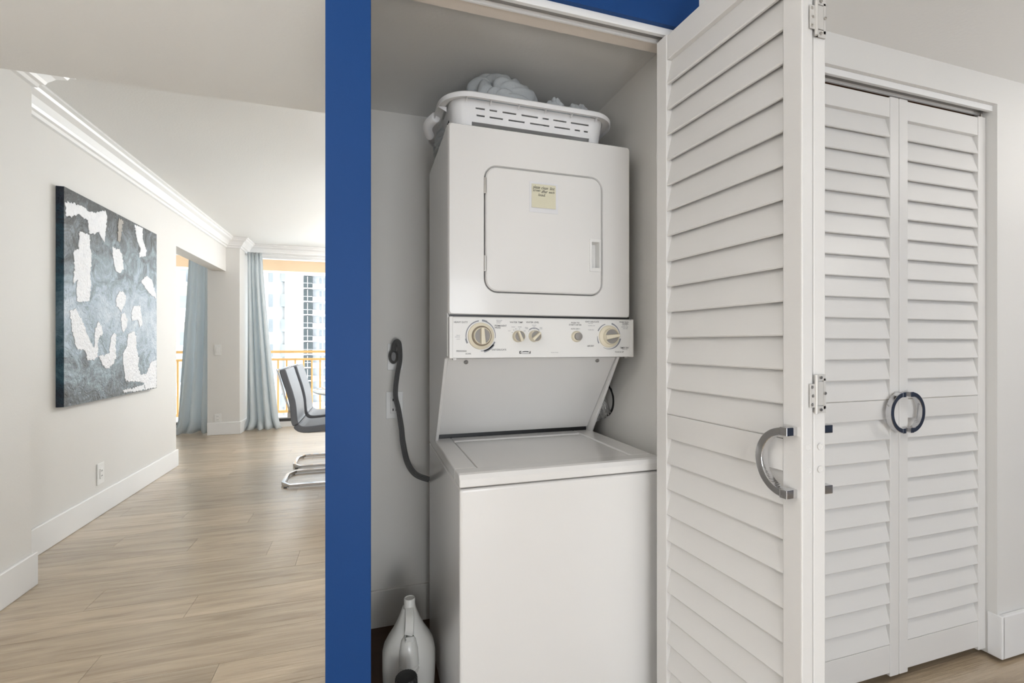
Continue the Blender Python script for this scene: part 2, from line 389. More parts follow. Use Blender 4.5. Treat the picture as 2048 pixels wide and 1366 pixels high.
# ------------------------------------------------------------------ windows
def window(n, x0, x1, mull, lab):
    t = bpy.data.objects.new('window_%d' % n, None); C.objects.link(t); t.location = ((x0+x1)/2, 7.16, .07); tag(t, lab, kind='structure')
    obj('bottom_track', B((x0, x1, 7.10, 7.20, .072, .112)), DARKGAP, t)
    obj('top_track', B((x0, x1, 7.12, 7.20, 2.335, 2.375)), WINF, t)
    edges = [x0]+mull+[x1]
    for e in mull: obj('mullion', B((e-.025, e+.025, 7.13, 7.18, .112, 2.335)), WINF, t)
    for a, b in zip(edges, edges[1:]): obj('pane', B((a, b, 7.152, 7.158, .112, 2.335)), GLASS, t)
    return t
window(1, -1.57, 3.3, [-.33, .95, 2.2], 'wide glass sliding door to the balcony beside the dining chairs')
window(2, -4.2, -1.93, [-2.95], 'glass sliding door beyond the opening in the painting wall')
# drapery rods
def rod(x0, x1, lab):
    bm = bmesh.new(); tube(bm, [(x0, 6.985, 2.352), (x1, 6.985, 2.352)], .013, 10)
    t = obj('curtain_rod', bm, WINF, smooth=True); tag(t, lab, 'curtain rod')
rod(-1.565, 2.6, 'white curtain rod above the dining window'); rod(-3.9, -1.94, 'white curtain rod beyond the opening')

# ------------------------------------------------------------------ curtains
def curtain(name, label, xt0, xt1, xb0, xb1, yc, ztop, seed, waves=6, rows=46, cols=110):
    bm = bmesh.new(); grid = []
    for j in range(rows+1):
        v = j/rows                     # 0 top .. 1 floor
        z = ztop*(1-v)+.008
        e = v**1.25
        r = []
        for i in range(cols+1):
            s = i/cols; z = ztop*(1-v)+.008
            xa = xt0+(xb0-xt0)*e; xb = xt1+(xb1-xt1)*e
            amp = .016+.058*min(1, v*1.3)
            ph = 2*pi*waves*(s+.035*sin(3*v+seed)+.03*noise.noise((s*3, v*2, seed)))
            pleat = .010*sin(2*pi*18*s)*max(0, 1-v*14)
            yy = yc+amp*(.75*sin(ph)+.35*sin(ph*.47+seed*1.7+v))+pleat
            x = xa+(xb-xa)*s+.010*cos(ph)*v
            if v > .93:               # breaks on the floor
                k = (v-.93)/.07
                yy -= .085*k*k*(1+.5*sin(ph*.5+seed)); x += (s-.45)*.09*k*k
                z += .012*abs(sin(ph*1.1))*k+.008*noise.noise((s*14, v*20, seed))*k
                z = max(z, .006)
            r.append(bm.verts.new((x, yy, z)))
        grid.append(r)
    for a, b in zip(grid, grid[1:]):
        for i in range(cols): bm.faces.new((a[i], a[i+1], b[i+1], b[i]))
    o = obj(name, bm, CURT, smooth=True)
    md = o.modifiers.new('cloth', 'SOLIDIFY'); md.thickness = .004
    tag(o, label, 'curtain', 'blue grey floor length curtains')
    return o
curtain('curtain', 'pale blue grey curtain right of the pier with light switch', -1.545, -1.365, -1.545, -1.17, 6.97, 2.372, 1.3, waves=4.2)
curtain('curtain', 'blue grey curtain seen through the opening left of the pier', -2.20, -1.97, -2.36, -1.96, 6.93, 2.372, 4.1, waves=3.3)

# ------------------------------------------------------------------ switches and outlets
def plate_y(name, label, cat, x0, x1, z0, z1, y, kind):
    t = thing(name, ((x0+x1)/2, y, z0), label, cat)
    obj('cover_plate', B((x0, x1, y-.006, y, z0, z1)), OUTLET, t, .0025)
    cx = (x0+x1)/2; cz = (z0+z1)/2
    if kind == 'switch':
        obj('rocker', B((cx-.017, cx+.017, y-.011, y-.005, cz-.033, cz+.033)), OUTLET, t, .002)
    elif kind == 'outlet':
        for s in (-1, 1):
            f = obj('socket', B((cx-.015, cx+.015, y-.009, y-.005, cz+s*.021-.014, cz+s*.021+.014)), OUTLET, t, .002)
            [obj('slot', B((cx+q-.0015, cx+q+.0015, y-.0095, y-.008, cz+s*.021-.003, cz+s*.021+.006)), INK, f) for q in (-.0065, .0065)]
    elif kind == 'closet':
        f = obj('socket', B((cx-.017, cx+.017, y-.008, y-.005, cz-.034, cz+.034)), OUTLET, t, .002)
        for s in (-1, 1):
            [obj('slot', B((cx+q-.002, cx+q+.002, y-.0090, y-.0075, cz+s*.02-.004, cz+s*.02+.006)), INK, f) for q in (-.006, .006)]
    return t
plate_y('light_switch', 'white rocker light switch on the grey pier', 'light switch', -1.853, -1.777, 1.006, 1.142, 6.70, 'switch')
plate_y('wall_outlet', 'white outlet low on the grey pier above its baseboard', 'outlet', -1.853, -1.777, .150+.012, .265, 6.70, 'outlet')
plate_y('wall_outlet', 'white outlet on the closet wall below the plugged cord', 'outlet', .070, .138, .845, .956, 1.956, 'closet')
t = thing('wall_outlet', (-1.727, 3.805, .21), 'white outlet on the wall below the painting', 'outlet')
obj('cover_plate', B((-1.727, -1.720, 3.765, 3.848, .205, .348)), OUTLET, t, .0025)
f = obj('socket', B((-1.721, -1.716, 3.79, 3.823, .243, .31)), OUTLET, t, .002)
for d in (0, .011):
    for z in (.257, .29): obj('slot', B((-1.7165, -1.7155, 3.80+d, 3.803+d, z, z+.009)), INK, f)

# ------------------------------------------------------------------ painting
p = thing('painting', (-1.725, 3.96, .78), 'large abstract blue grey canvas with thick white strokes', 'painting')
obj('canvas', B((-1.689, -1.687, 3.343, 4.576, .782, 2.067)), CANV, p)
obj('canvas_edge', B((-1.7265, -1.689, 3.343, 4.576, .782, 2.067)), CANVD, p)
STROKES = [
 [(3.35,1.98),(3.41,1.99),(3.51,2.00),(3.59,1.99),(3.67,2.00),(3.78,2.05),(3.80,2.02),(3.79,1.95),(3.77,1.83),(3.73,1.85),(3.70,1.89),(3.65,1.86),(3.59,1.85),(3.58,1.93),(3.48,1.94),(3.41,1.91),(3.35,1.90)],
 [(3.49,1.84),(3.59,1.84),(3.60,1.78),(3.62,1.69),(3.60,1.60),(3.61,1.50),(3.59,1.42),(3.53,1.41),(3.46,1.41),(3.46,1.48),(3.47,1.54),(3.42,1.51),(3.44,1.60),(3.43,1.71),(3.48,1.73)],
 [(3.87,1.82),(3.96,1.82),(4.01,1.78),(4.02,1.69),(3.97,1.65),(3.91,1.67),(3.88,1.74)],
 [(4.19,2.05),(4.32,2.06),(4.32,1.97),(4.38,1.89),(4.37,1.85),(4.26,1.82),(4.28,1.89),(4.24,1.93),(4.21,1.98)],
 [(4.29,1.64),(4.40,1.70),(4.48,1.67),(4.56,1.56),(4.56,1.53),(4.46,1.55),(4.37,1.59)],
 [(3.96,1.52),(4.01,1.53),(4.06,1.50),(4.05,1.45),(3.99,1.38),(3.92,1.42),(3.92,1.47)],
 [(3.99,1.36),(4.03,1.38),(4.08,1.33),(4.07,1.28),(4.02,1.23),(3.99,1.29)],
 [(4.17,1.43),(4.28,1.45),(4.30,1.37),(4.31,1.30),(4.27,1.28),(4.24,1.34),(4.15,1.32),(4.14,1.38)],
 [(3.39,1.35),(3.45,1.36),(3.52,1.29),(3.56,1.22),(3.62,1.15),(3.65,1.12),(3.65,1.21),(3.69,1.30),(3.73,1.27),(3.75,1.22),(3.69,1.18),(3.69,1.07),(3.65,1.05),(3.57,1.05),(3.55,1.11),(3.46,1.12),(3.42,1.22)],
 [(3.70,1.07),(3.78,1.08),(3.83,1.09),(3.85,1.19),(3.89,1.23),(3.92,1.22),(3.91,1.13),(3.92,1.05),(3.87,1.01),(3.80,0.98),(3.75,1.01)],
 [(4.09,1.22),(4.17,1.25),(4.21,1.21),(4.22,1.11),(4.26,1.04),(4.24,0.98),(4.28,0.91),(4.38,0.91),(4.46,1.00),(4.565,1.02),(4.565,0.79),(4.37,0.79),(4.34,0.85),(4.17,0.87),(4.05,0.88),(4.03,0.97),(4.01,1.08),(4.07,1.13)],
 [(4.01,0.82),(4.17,0.82),(4.34,0.83),(4.36,0.79),(4.22,0.79),(4.03,0.80)],
 [(3.95,2.04),(4.02,2.04),(4.00,1.97),(3.97,1.87),(3.94,1.88)]]
for si, poly in enumerate(STROKES):
    pts = []
    n = len(poly)
    for i in range(n):
        a = Vector(poly[i]); b = Vector(poly[(i+1) % n]); k = max(2, int((b-a).length/.008))
        for j in range(k):
            q = a.lerp(b, j/k); d = .007
            q = q+Vector((noise.noise((q.x*70, q.y*70, si)), noise.noise((q.x*70, q.y*70, si+9))))*d*2
            pts.append((min(max(q.x, 3.345), 4.574), min(max(q.y, .785), 2.065)))
    bm = bmesh.new(); prism(bm, pts, 'x', -1.688, -1.684)
    obj('paint_stroke', bm, IMPT if si == 12 else IMPW, p)

# ------------------------------------------------------------------ louvered bifold doors
DT = .030; Z0 = .014; ZT = 1.995
def leaf(parent, name, W, side):
    """leaf in its own frame: x across, y=0 front face (room side is -y), z up. side: +1 handle at x=W, -1 handle at x=0"""
    ST = .042; R1 = (Z0, .122); R2 = (.893, .9586); R3 = (1.925, ZT-.004)
    bm = B((0, ST, 0, DT, Z0, ZT), (W-ST, W, 0, DT, Z0, ZT))
    lf = obj(name, bm, DOORW, parent, .0025, local=True)
    for a, b in (R1, R2, R3): obj('rail', B((ST, W-ST, .002, DT-.002, a+(.012 if a == Z0 else 0), b)), DOORW, lf, .0015, local=True)
    sp = .0695; me = None
    def sec():
        # slanted slat, lower edge forward; soft front edge
        return [(.001, 0), (.003, -.003), (.010, -.002), (.0285, .068), (.0285, .0745), (.0225, .0765), (.019, .074)]
    bm = bmesh.new(); prism(bm, sec(), 'x', ST, W-ST); bmesh.ops.recalc_face_normals(bm, faces=bm.faces)
    me = bpy.data.meshes.new('slat'); bm.to_mesh(me); bm.free(); me.materials.append(DOORW)
    def put(z):
        o = bpy.data.objects.new('slat', me); C.objects.link(o); o.parent = lf; o.location = (0, 0, z)
    n = 14
    for k in range(n): put(.9586+.004+(1.925-.9586)/n*k)
    n = 11
    for k in range(n): put(.122+.004+(.893-.122)/n*k)
    # half-ring pull
    R = .061; so = .023; zc = .918
    xe = W-.0175 if side > 0 else .0175
    bm = bmesh.new()
    pts = [Vector((xe-side*R*.93*sin(a), -so+.003, zc+R*cos(a))) for a in [pi*k/28 for k in range(29)]]
    ring = []
    for i, q in enumerate(pts):
        a = pi*i/28; nrm = Vector((-side*sin(a), 0, cos(a)))
        ring.append([q+nrm*o+Vector((0, d, 0)) for o, d in ((-.0075, -.009), (.0075, -.009), (.0075, .009), (-.0075, .009))])
    loft(bm, ring)
    h = obj('pull_handle', bm, CHROME, lf, .0012, local=True)
    for s in (-1, 1):
        obj('handle_foot', B((xe-.008, xe+.008, -so-.0065, 0, zc+s*R-.0085, zc+s*R+.0085)), CHROME, lf, .001, local=True)
    return lf
def dor(name, loc, lab):
    d = bpy.data.objects.new(name, None); C.objects.link(d); d.location = loc; tag(d, lab, 'bifold door', kind='structure'); return d
# laundry closet: folded open
d1 = dor('door_1', (.84, .93, 0), 'white louvered bifold door folded open beside the laundry machine')
A1 = radians(-86.2); W1 = .433
l1 = leaf(d1, 'door_leaf', W1, 1); l1.location = Vector((.774, 1.120, 0))-d1.location; l1.rotation_euler = (0, 0, A1)
l2 = leaf(d1, 'door_leaf', W1, -1); A2 = radians(87.6)
l2.location = Vector((.8655, .690, 0))-d1.location; l2.rotation_euler = (0, 0, A2)
# hinges on the leaf edges facing the room (non-mortise butt hinges)
for zc in (1.79, 1.052, .25):
    h = obj('hinge', B((.8195, .8332, .6850, .6868, zc-.026, zc+.020)), NICKEL, d1, .0006)
    obj('hinge_leaf', B((.836, .862, .6868, .6884, zc-.038, zc-.024), (.836, .842, .6868, .6884, zc-.038, zc+.038), (.836, .862, .6868, .6884, zc+.026, zc+.038), (.8565, .862, .6868, .6884, zc-.030, zc+.030)), NICKEL, h)
    obj('hinge_plate', B((.8425, .856, .6868, .6880, zc-.022, zc+.024)), NICKEL, h)
    bm = bmesh.new(); disc(bm, (.8345, .6845, zc-.038), 'z', [(.0032, 0), (.0032, .076)], 12); obj('knuckle', bm, NICKEL, h, smooth=True)
    for sx, sz in ((.8245, .014), (.8265, -.003), (.8245, -.020), (.848, .032), (.859, .001), (.848, -.031)):
        bm = bmesh.new(); disc(bm, (sx, .686, zc+sz), 'y', [(.0032, 0), (.0030, -.0018), (.0012, -.0020), (.0011, -.0008)], 12); obj('screw', bm, STEEL, h)
for zc in (.948, .903):
    for sx in (.8205, .851):
        bm = bmesh.new(); disc(bm, (sx, .6895, zc), 'y', [(.0070, 0), (.0066, -.0014), (.0050, -.0015), (.0046, -.0006)], 16); obj('screw_cap', bm, DOORW, d1, smooth=True)
bm = bmesh.new(); disc(bm, (.79, 1.128, ZT), 'z', [(.004, 0), (.004, .022)], 10); obj('guide_pin', bm, STEEL, d1)
# right closet: closed
d2 = dor('door_2', (1.745, 1.125, 0), 'closed white louvered bifold doors with round chrome pull')
W2 = .4565
l3 = leaf(d2, 'door_leaf', W2, 1); l3.location = Vector((1.286, 1.122, 0))-d2.location
l4 = leaf(d2, 'door_leaf', W2, -1); l4.location = Vector((1.745, 1.122, 0))-d2.location
bm = bmesh.new(); disc(bm, (2.185, 1.128, ZT), 'z', [(.004, 0), (.004, .022)], 10); obj('guide_pin', bm, STEEL, d2)

# ------------------------------------------------------------------ stacked washer and dryer
XL, XR = .2262, .8358; YD = 1.357; YW = 1.178; YB = 1.80; ZTOP = 1.807; ZW = .810
M = thing('stacked_washer_dryer', (.531, 1.49, 0), 'white stacked washer and dryer with control panel in the open closet', 'laundry machine')
# washer
obj('washer_cabinet', B((XL, XR, YW, YB, .03, .774)), ENAMEL, M, .008, seg=3)
obj('toe_base', B((XL+.01, XR-.01, YW+.02, YB-.01, 0, .03)), DARKGAP, M)
# top deck with recessed lid opening: frame round the lid
LX0, LX1, LY0, LY1 = .286, .767, 1.241, 1.600
bm = bmesh.new()
prism(bm, [(YW-.006, .779), (YW-.006, .800), (YW+.002, .811), (YW+.012, .8135), (LY0, .8115), (LY0, .779)], 'x', XL-.002, XR+.002)
box(bm, XL-.002, LX0, LY0, 1.66, .779, .8115); box(bm, LX1, XR+.002, LY0, 1.66, .779, .8115); box(bm, LX0, LX1, LY1, 1.66, .779, .8115)
obj('washer_top', bm, ENAMEL, M, .004, seg=3)
lid = obj('lid', B((LX0+.003, LX1-.0008, LY0+.0015, LY1-.003, .779, .8085)), ENAMEL, M, .005, seg=3)
# side panels carry the slanted back panel up to the dryer
prof = [(1.650, .774), (YB, .774), (YB, ZTOP-.0005), (YD+.022, ZTOP-.0005), (YD+.022, 1.112), (1.424, 1.104)]
for a, b in ((XL, XL+.010), (XR-.010, XR)):
    bm = bmesh.new(); prism(bm, prof, 'x', a, b); obj('side_panel', bm, ENAMEL, M, .0015)
bm = bmesh.new(); prism(bm, [(1.432, 1.104), (1.440, 1.112), (1.664, .826), (1.652, .826)], 'x', XL+.0115, XR-.0115)
bp_ = obj('slanted_panel', bm, ENAMEL, M, .001)
for sx in (.296, .757):
    bm = bmesh.new(); c = Vector((sx, 1.4395, 1.093)); d = Vector((0, -.80, -.60)); s = Vector((1, 0, 0)); u = d.cross(s)
    loft(bm, [[c+d*h+s*(r*cos(2*pi*k/14))+u*(r*sin(2*pi*k/14)) for k in range(14)] for r, h in ((.007, 0), (.0065, .0035), (.003, .004), (.0028, .002))])
    obj('screw', bm, GREYP, bp_, smooth=True)
obj('dark_gap', B((XL+.012, XR-.012, 1.6605, 1.70, .79, .840)), BLACK, M)
# dryer
obj('dryer_cabinet', B((XL+.001, XR-.001, YD+.022, YB-.001, 1.235, ZTOP-.001)), ENAMEL, M, .002)
outer = rrect(XL, XR, 1.2365, ZTOP, .010); 
bm = bmesh.new()
DX0, DX1, DZ0, DZ1, DR = .3335, .7345, 1.3045, 1.6935, .042
hole = rrect(DX0, DX1, DZ0, DZ1, DR)
def ring_pts(pts, y): return [(x, y, z) for x, z in pts]
# front panel with a real door opening: outer/inner loops share vertex count
nO = len(outer)
R = []
for pts, y in ((outer, YD+.022), (outer, YD+.006), ([(x+(.004 if x < .5 else -.004), z+(.004 if z < 1.5 else -.004)) for x, z in outer], YD), (hole, YD), ([(x+(.003 if x < .53 else -.003), z+(.003 if z < 1.5 else -.003)) for x, z in hole], YD+.007), (rrect(DX0+.003, DX1-.003, DZ0+.003, DZ1-.003, DR-.003), YD+.022)):
    R.append([bm.verts.new(q) for q in ring_pts(pts, y)])
for a, b in zip(R, R[1:]+[R[0]]):
    for i in range(nO): bm.faces.new((a[i], a[(i+1) % nO], b[(i+1) % nO], b[i]))
obj('dryer_front', bm, ENAMEL, M, smooth=True)
dm = .0055
bm = bmesh.new()
o1 = rrect(DX0+dm, DX1-dm, DZ0+dm, DZ1-dm, DR-dm)
HX0, HX1, HZ0, HZ1 = .687, .721, 1.389, 1.486
hh = rrect(HX0+.003, HX1-.003, HZ0+.003, HZ1-.003, .002)
RR = []
for pts, y in ((o1, YD+.02), (o1, YD+.001), (rrect(DX0+dm+.004, DX1-dm-.004, DZ0+dm+.004, DZ1-dm-.004, DR-dm-.004), YD-.003), (hh, YD-.003), (hh, YD+.02)):
    RR.append([bm.verts.new(q) for q in ring_pts(pts, y)])
for a, b in zip(RR, RR[1:]+[RR[0]]):
    for i in range(nO): bm.faces.new((a[i], a[(i+1) % nO], b[(i+1) % nO], b[i]))
dd = obj('dryer_door', bm, ENAMEL, M, smooth=True)
# recessed finger pull
bm = bmesh.new(); o2 = rrect(HX0-.003, HX1+.003, HZ0-.004, HZ1+.004, .003); i2 = rrect(HX0+.003, HX1-.004, HZ0+.007, HZ1-.006, .002); i3 = rrect(HX0+.0045, HX1-.0055, HZ0+.011, HZ1-.010, .002)
RR = []
for pts, y in ((o2, YD-.003), (o2, YD-.007), (i2, YD-.008), (i3, YD+.018)): RR.append([bm.verts.new(q) for q in ring_pts(pts, y)])
for a, b in zip(RR, RR[1:]):
    for i in range(nO): bm.faces.new((a[i], a[(i+1) % nO], b[(i+1) % nO], b[i]))
bm.faces.new(RR[-1])
obj('finger_pull', bm, PANEL, dd, smooth=True)
for zc in (1.628, 1.393):
    h = obj('door_hinge', B((DX0+.0002, DX0+.0062, YD-.0052, YD+.004, zc-.024, zc+.024)), STEEL, M, .001)
    bm = bmesh.new(); disc(bm, (DX0+.0035, YD-.0052, zc-.022), 'z', [(.003, 0), (.003, .044)], 10); obj('knuckle', bm, STEEL, h)
# seam, control panel
PX0, PX1, PZ0, PZ1, PY = .2290, .8445, 1.1080, 1.2315, 1.352
obj('panel_gap', B((XL+.006, XR-.002, YD+.004, YD+.03, 1.225, 1.240)), BLACK, M)
bm = bmesh.new(); prism(bm, [(PY, PZ0), (PY, PZ1-.003), (PY+.005, PZ1), (YD+.026, PZ1), (YD+.026, PZ0)], 'x', PX0+.009, PX1-.009)
cp = obj('control_panel', bm, PANEL, M, .0012)
for a, b in ((PX0-.001, PX0+.010), (PX1-.010, PX1+.001)):
    obj('panel_end_cap', B((a, b, PY-.0015, YD+.05, PZ0-.001, PZ1)), PANEL, cp, .002)
obj('panel_lip', B((PX0+.010, PX1-.010, PY-.0012, PY+.002, PZ1-.007, PZ1-.0055)), PANEL, cp)
for sx in (.246, .824):
    obj('panel_clip', B((sx-.005, sx+.005, PY+.012, PY+.022, PZ0-.006, PZ0)), GREYP if sx > .5 else PANEL, cp)

def knob(x, z, rs, rg, ang, ring=False, hgt=.014):
    """dial: skirt, (dark ring), grip disc with a raised bar between two sunken grey halves"""
    bm = bmesh.new(); disc(bm, (x, PY, z), 'y', [(rs, 0), (rs*.985, -.005), (rs*.86, -.0085), (rg*1.02, -.0095)], 40)
    k = obj('knob', bm, CREAM, M, smooth=True)
    if ring:
        bm = bmesh.new(); disc(bm, (x, PY-.0093, z), 'y', [(rg*1.17, 0), (rg*1.17, -.0012)], 40); obj('dial_ring', bm, BROWNP, k)
    bm = bmesh.new(); disc(bm, (x, PY-.009, z), 'y', [(rg, 0), (rg*.97, -hgt), (rg*.90, -hgt-.0005), (rg*.88, -hgt+.004)], 40)
    obj('dial_cap', bm, CREAM, k, smooth=True)
    y1 = PY-.009-hgt+.0035
    bm = bmesh.new(); disc(bm, (x, y1, z), 'y', [(rg*.885, .0), (rg*.88, -.0008)], 40); obj('dial_inlay', bm, GREYP, k)
    ca, sa = cos(ang), sin(ang); bm = bmesh.new(); L_ = rg*.93; w0, w1 = rg*.20, rg*.33
    ring_ = []
    for yy, f in ((y1-.0005, 1.0), (y1-.012, .80)):
        ring_.append([(x+u*sa+v*ca*f, yy, z+u*ca-v*sa*f) for u, v in ((-L_, -w1), (L_, -w0), (L_, w0), (-L_, w1))])
    loft(bm, ring_); obj('grip_bar', bm, CREAM, k, .001)
    return k
knob(.3234, 1.174, .0405, .0260, radians(-3), True)
knob(.4404, 1.1735, .0180, .0172, radians(-22), hgt=.012)
knob(.4929, 1.1745, .0180, .0172, radians(48), hgt=.012)
knob(.7530, 1.1745, .0365, .0262, radians(82))
bm = bmesh.new(); disc(bm, (.637, PY, 1.174), 'y', [(.0180, 0), (.0175, -.006), (.0150, -.010), (.0125, -.0105)], 32); k = obj('start_button', bm, CREAM, M, smooth=True)
bm = bmesh.new(); disc(bm, (.637, PY-.010, 1.174), 'y', [(.0122, 0), (.0122, -.009), (.0110, -.0100)], 32); obj('button_cap', bm, GREYP, k, smooth=True)

def arc(x, z, r0, r1, a0, a1, m, taper=1, n=18):
    """printed band round a dial, angles clockwise from 12 o'clock"""
    bm = bmesh.new(); V = []
    for k in range(n+1):
        a = radians(a0+(a1-a0)*k/n); f = 1-(1-taper)*k/n
        ro = r0+(r1-r0)*f
        V.append([(x+r0*sin(a), PY-.0006, z+r0*cos(a)), (x+ro*sin(a), PY-.0006, z+ro*cos(a)), (x+ro*sin(a), PY-.0001, z+ro*cos(a)), (x+r0*sin(a), PY-.0001, z+r0*cos(a))])
    loft(bm, V); obj('dial_marking', bm, m, cp)
kx, kz = .3234, 1.174
arc(kx, kz, .0440, .0475, -8, -100, INKG, .8); arc(kx, kz, .0440, .0490, -100, -118, INKG); arc(kx, kz, .0435, .0505, -192, -237, INKG)
arc(kx, kz, .0440, .0495, 4, 24, INKG); arc(kx, kz, .0440, .0475, 24, 98, INKG, .4); arc(kx, kz, .0440, .0485, 112, 180, INKG, .5)
kx = .7530
arc(kx, kz+.001, .0405, .0445, -66, -18, INKG, .6); arc(kx, kz+.001, .0405, .0455, 14, 80, INKG, .3); arc(kx, kz+.001, .0405, .0455, 100, 150, INKG, .7)
arc(kx, kz+.001, .0405, .0435, 150, 208, INKG, .3); arc(kx, kz+.001, .0405, .0450, 238, 270, INKG, .3)
arc(.4929, 1.1755, .0225, .0255, -42, 44, INKG)
for sx, sz in ((.4215, 1.185), (.4265, 1.193), (.4335, 1.1965), (.4455, 1.1965), (.4555, 1.185), (.4755, 1.190), (.510, 1.190), (.4925, 1.198)):
    obj('dial_tick', B((sx-.0008, sx+.0008, PY-.0006, PY-.0001, sz-.0008, sz+.0008)), INK, cp)

def text(s, x0, x1, z0, z1, y, m, parent, name='lettering', shear=0, bold=0):
    cu = bpy.data.curves.new(name, 'FONT'); cu.body = s.strip(); cu.size = 1; cu.resolution_u = 2; cu.shear = shear; cu.offset = bold; cu.extrude = .01
    to = bpy.data.objects.new('tmp_text', cu); C.objects.link(to)
    dg = bpy.context.evaluated_depsgraph_get(); me = bpy.data.meshes.new_from_object(to.evaluated_get(dg))
    C.objects.unlink(to); bpy.data.objects.remove(to); bpy.data.curves.remove(cu)
    xs = [v.co.x for v in me.vertices]; ys = [v.co.y for v in me.vertices]
    ax, bx, ay, by = min(xs), max(xs), min(ys), max(ys)
    off = wloc(parent)
    for v in me.vertices:
        u = (v.co.x-ax)/(bx-ax); q = (v.co.y-ay)/(by-ay)
        yy = y-.0003 if v.co.z > 0 else y
        v.co = Vector((x0+(x1-x0)*u, yy, z0+(z1-z0)*q))-off
    me.name = name; me.materials.append(m)
    o = bpy.data.objects.new(name, me); C.objects.link(o); o.parent = parent
    return o
BIG = [("HEAVY DUTY",.2421,.2831,1.2118,1.2173),("PERMANENT",.3665,.4040,1.2028,1.2082),("PRESS",.3665,.3846,1.1968,1.2016),("PREWASH",.2493,.2793,1.1264,1.1315),("SOAK",.2765,.2937,1.1190,1.1234),("KNIT/DELICATE",.3573,.4025,1.1303,1.1353),("WATER TEMP",.4139,.4562,1.2141,1.2191),("WATER LEVEL",.4668,.5096,1.2148,1.2199),("PUSH TO",.6190,.6479,1.2150,1.2202),("START DRYER",.6113,.6548,1.2086,1.2137),("AUTO DRY !",.6177,.6495,1.1965,1.2003),("KNIT DELICATE",.6687,.7169,1.2195,1.2243),("PERM PRESS",.7927,.8266,1.2203,1.2243),("NORMAL",.8031,.8266,1.2145,1.2188),("AIR DRY",.6750,.6994,1.1410,1.1463),("TIMED DRY",.7947,.8276,1.1344,1.1401),("TOUCH UP",.7751,.8083,1.1214,1.1260)]
SMALL = [("REGULAR",.3717,.3900,1.2205,1.2231),("MEDIUM",.3717,.3863,1.2166,1.2193),("SHORT",.3717,.3848,1.2124,1.2151),("HEAVY",.2490,.2601,1.1743,1.1768),("REGULAR",.2455,.2601,1.1696,1.1721),("LIGHT",.2497,.2601,1.1631,1.1655),("WARM",.4192,.4307,1.2009,1.2035),("WARM",.4404,.4512,1.2011,1.2037),("HOT",.4091,.4173,1.1889,1.1914),("COLD",.4580,.4655,1.1892,1.1918),("SMALL",.4630,.4729,1.1998,1.2024),("LOAD",.4645,.4729,1.1966,1.1991),("MEDIUM",.4855,.5000,1.2072,1.2097),("LOAD",.4888,.4969,1.2033,1.2058),("EXTRA",.5116,.5201,1.1998,1.2024),("LARGE",.5116,.5201,1.1961,1.1987),("MORE DRY",.8031,.8231,1.2104,1.2132),("NORMAL DRY",.7999,.8250,1.2047,1.2077),("LESS DRY",.8057,.8240,1.1995,1.2023),("LESS DRY",.6786,.6960,1.2150,1.2177),("NORMAL DRY",.6786,.7030,1.2077,1.2105),("MORE DRY",.6786,.6994,1.1943,1.1971),("MINUTES",.8022,.8223,1.1304,1.1328),("Heavy Duty",.5498,.5743,1.1215,1.1247)]
for s, a, b, c, d in BIG: text(s, a, b, c, d, PY-.0001, INK, cp, bold=.004)
for s, a, b, c, d in SMALL: text(s, a, b, c, d, PY-.0001, INKG, cp)
# maker's badge: dark end block, tapering bar, thin base line, slanted right end
bm = bmesh.new(); ya, yb = PY-.0006, PY-.0001; bx, bz = .4449, 1.1199
for poly in ([(0, 0), (.0050, 0), (.0050, .0020), (.0030, .0020), (.0030, .0060), (.0062, .0060), (.0062, .0082), (0, .0082)], [(.0055, .0018), (.0085, .0050), (.0070, .0050), (.0045, .0028)], [(.0090, .0046), (.0100, .0068), (.0180, .0080), (.0290, .0076), (.0310, .0046), (.0200, .0056)], [(.0055, 0), (.0364, 0), (.0364, .0010), (.0055, .0010)], [(.0315, .0016), (.0350, .0082), (.0364, .0082), (.0364, .0), (.0345, .0), (.0345, .0050), (.0332, .0016)]):
    prism(bm, [(bx+u, bz+v) for u, v in poly], 'y', ya, yb)
obj('badge', bm, INK, cp)

# sticky note on the dryer door
nt_ = thing('sticky_note', (.525, YD-.004, 1.573), 'faded yellow handwritten note taped on the dryer door', 'note')
obj('tape', B((.478, .574, YD-.0042, YD-.0034, 1.560, 1.655)), TAPE, nt_)
bm = bmesh.new(); g = []
for j in range(9):
    row = []
    for i_ in range(9):
        u, v = i_/8, j/8
        row.append(bm.verts.new((.4846+.0806*u, YD-.0052-.0006*(1-v)*abs(2*u-1), 1.5745+.0735*v)))
    g.append(row)
for a, b in zip(g, g[1:]):
    for i_ in range(8): bm.faces.new((a[i_], a[i_+1], b[i_+1], b[i_]))
no = obj('paper', bm, NOTE, nt_); md = no.modifiers.new('paper', 'SOLIDIFY'); md.thickness = .0004
for s, a, b, c, d in (('please', .489, .512, 1.6300, 1.6435), ('clean', .517, .539, 1.6330, 1.6420), ('lint', .545, .562, 1.6330, 1.6425), ('screen', .489, .513, 1.6245, 1.6300), ('after', .517, .538, 1.6215, 1.6315), ('each', .542, .561, 1.6225, 1.6300), ('load.', .506, .530, 1.6110, 1.6195)):
    text(s, a, b, c, d, YD-.0060, INK, nt_, 'handwriting', shear=.35)

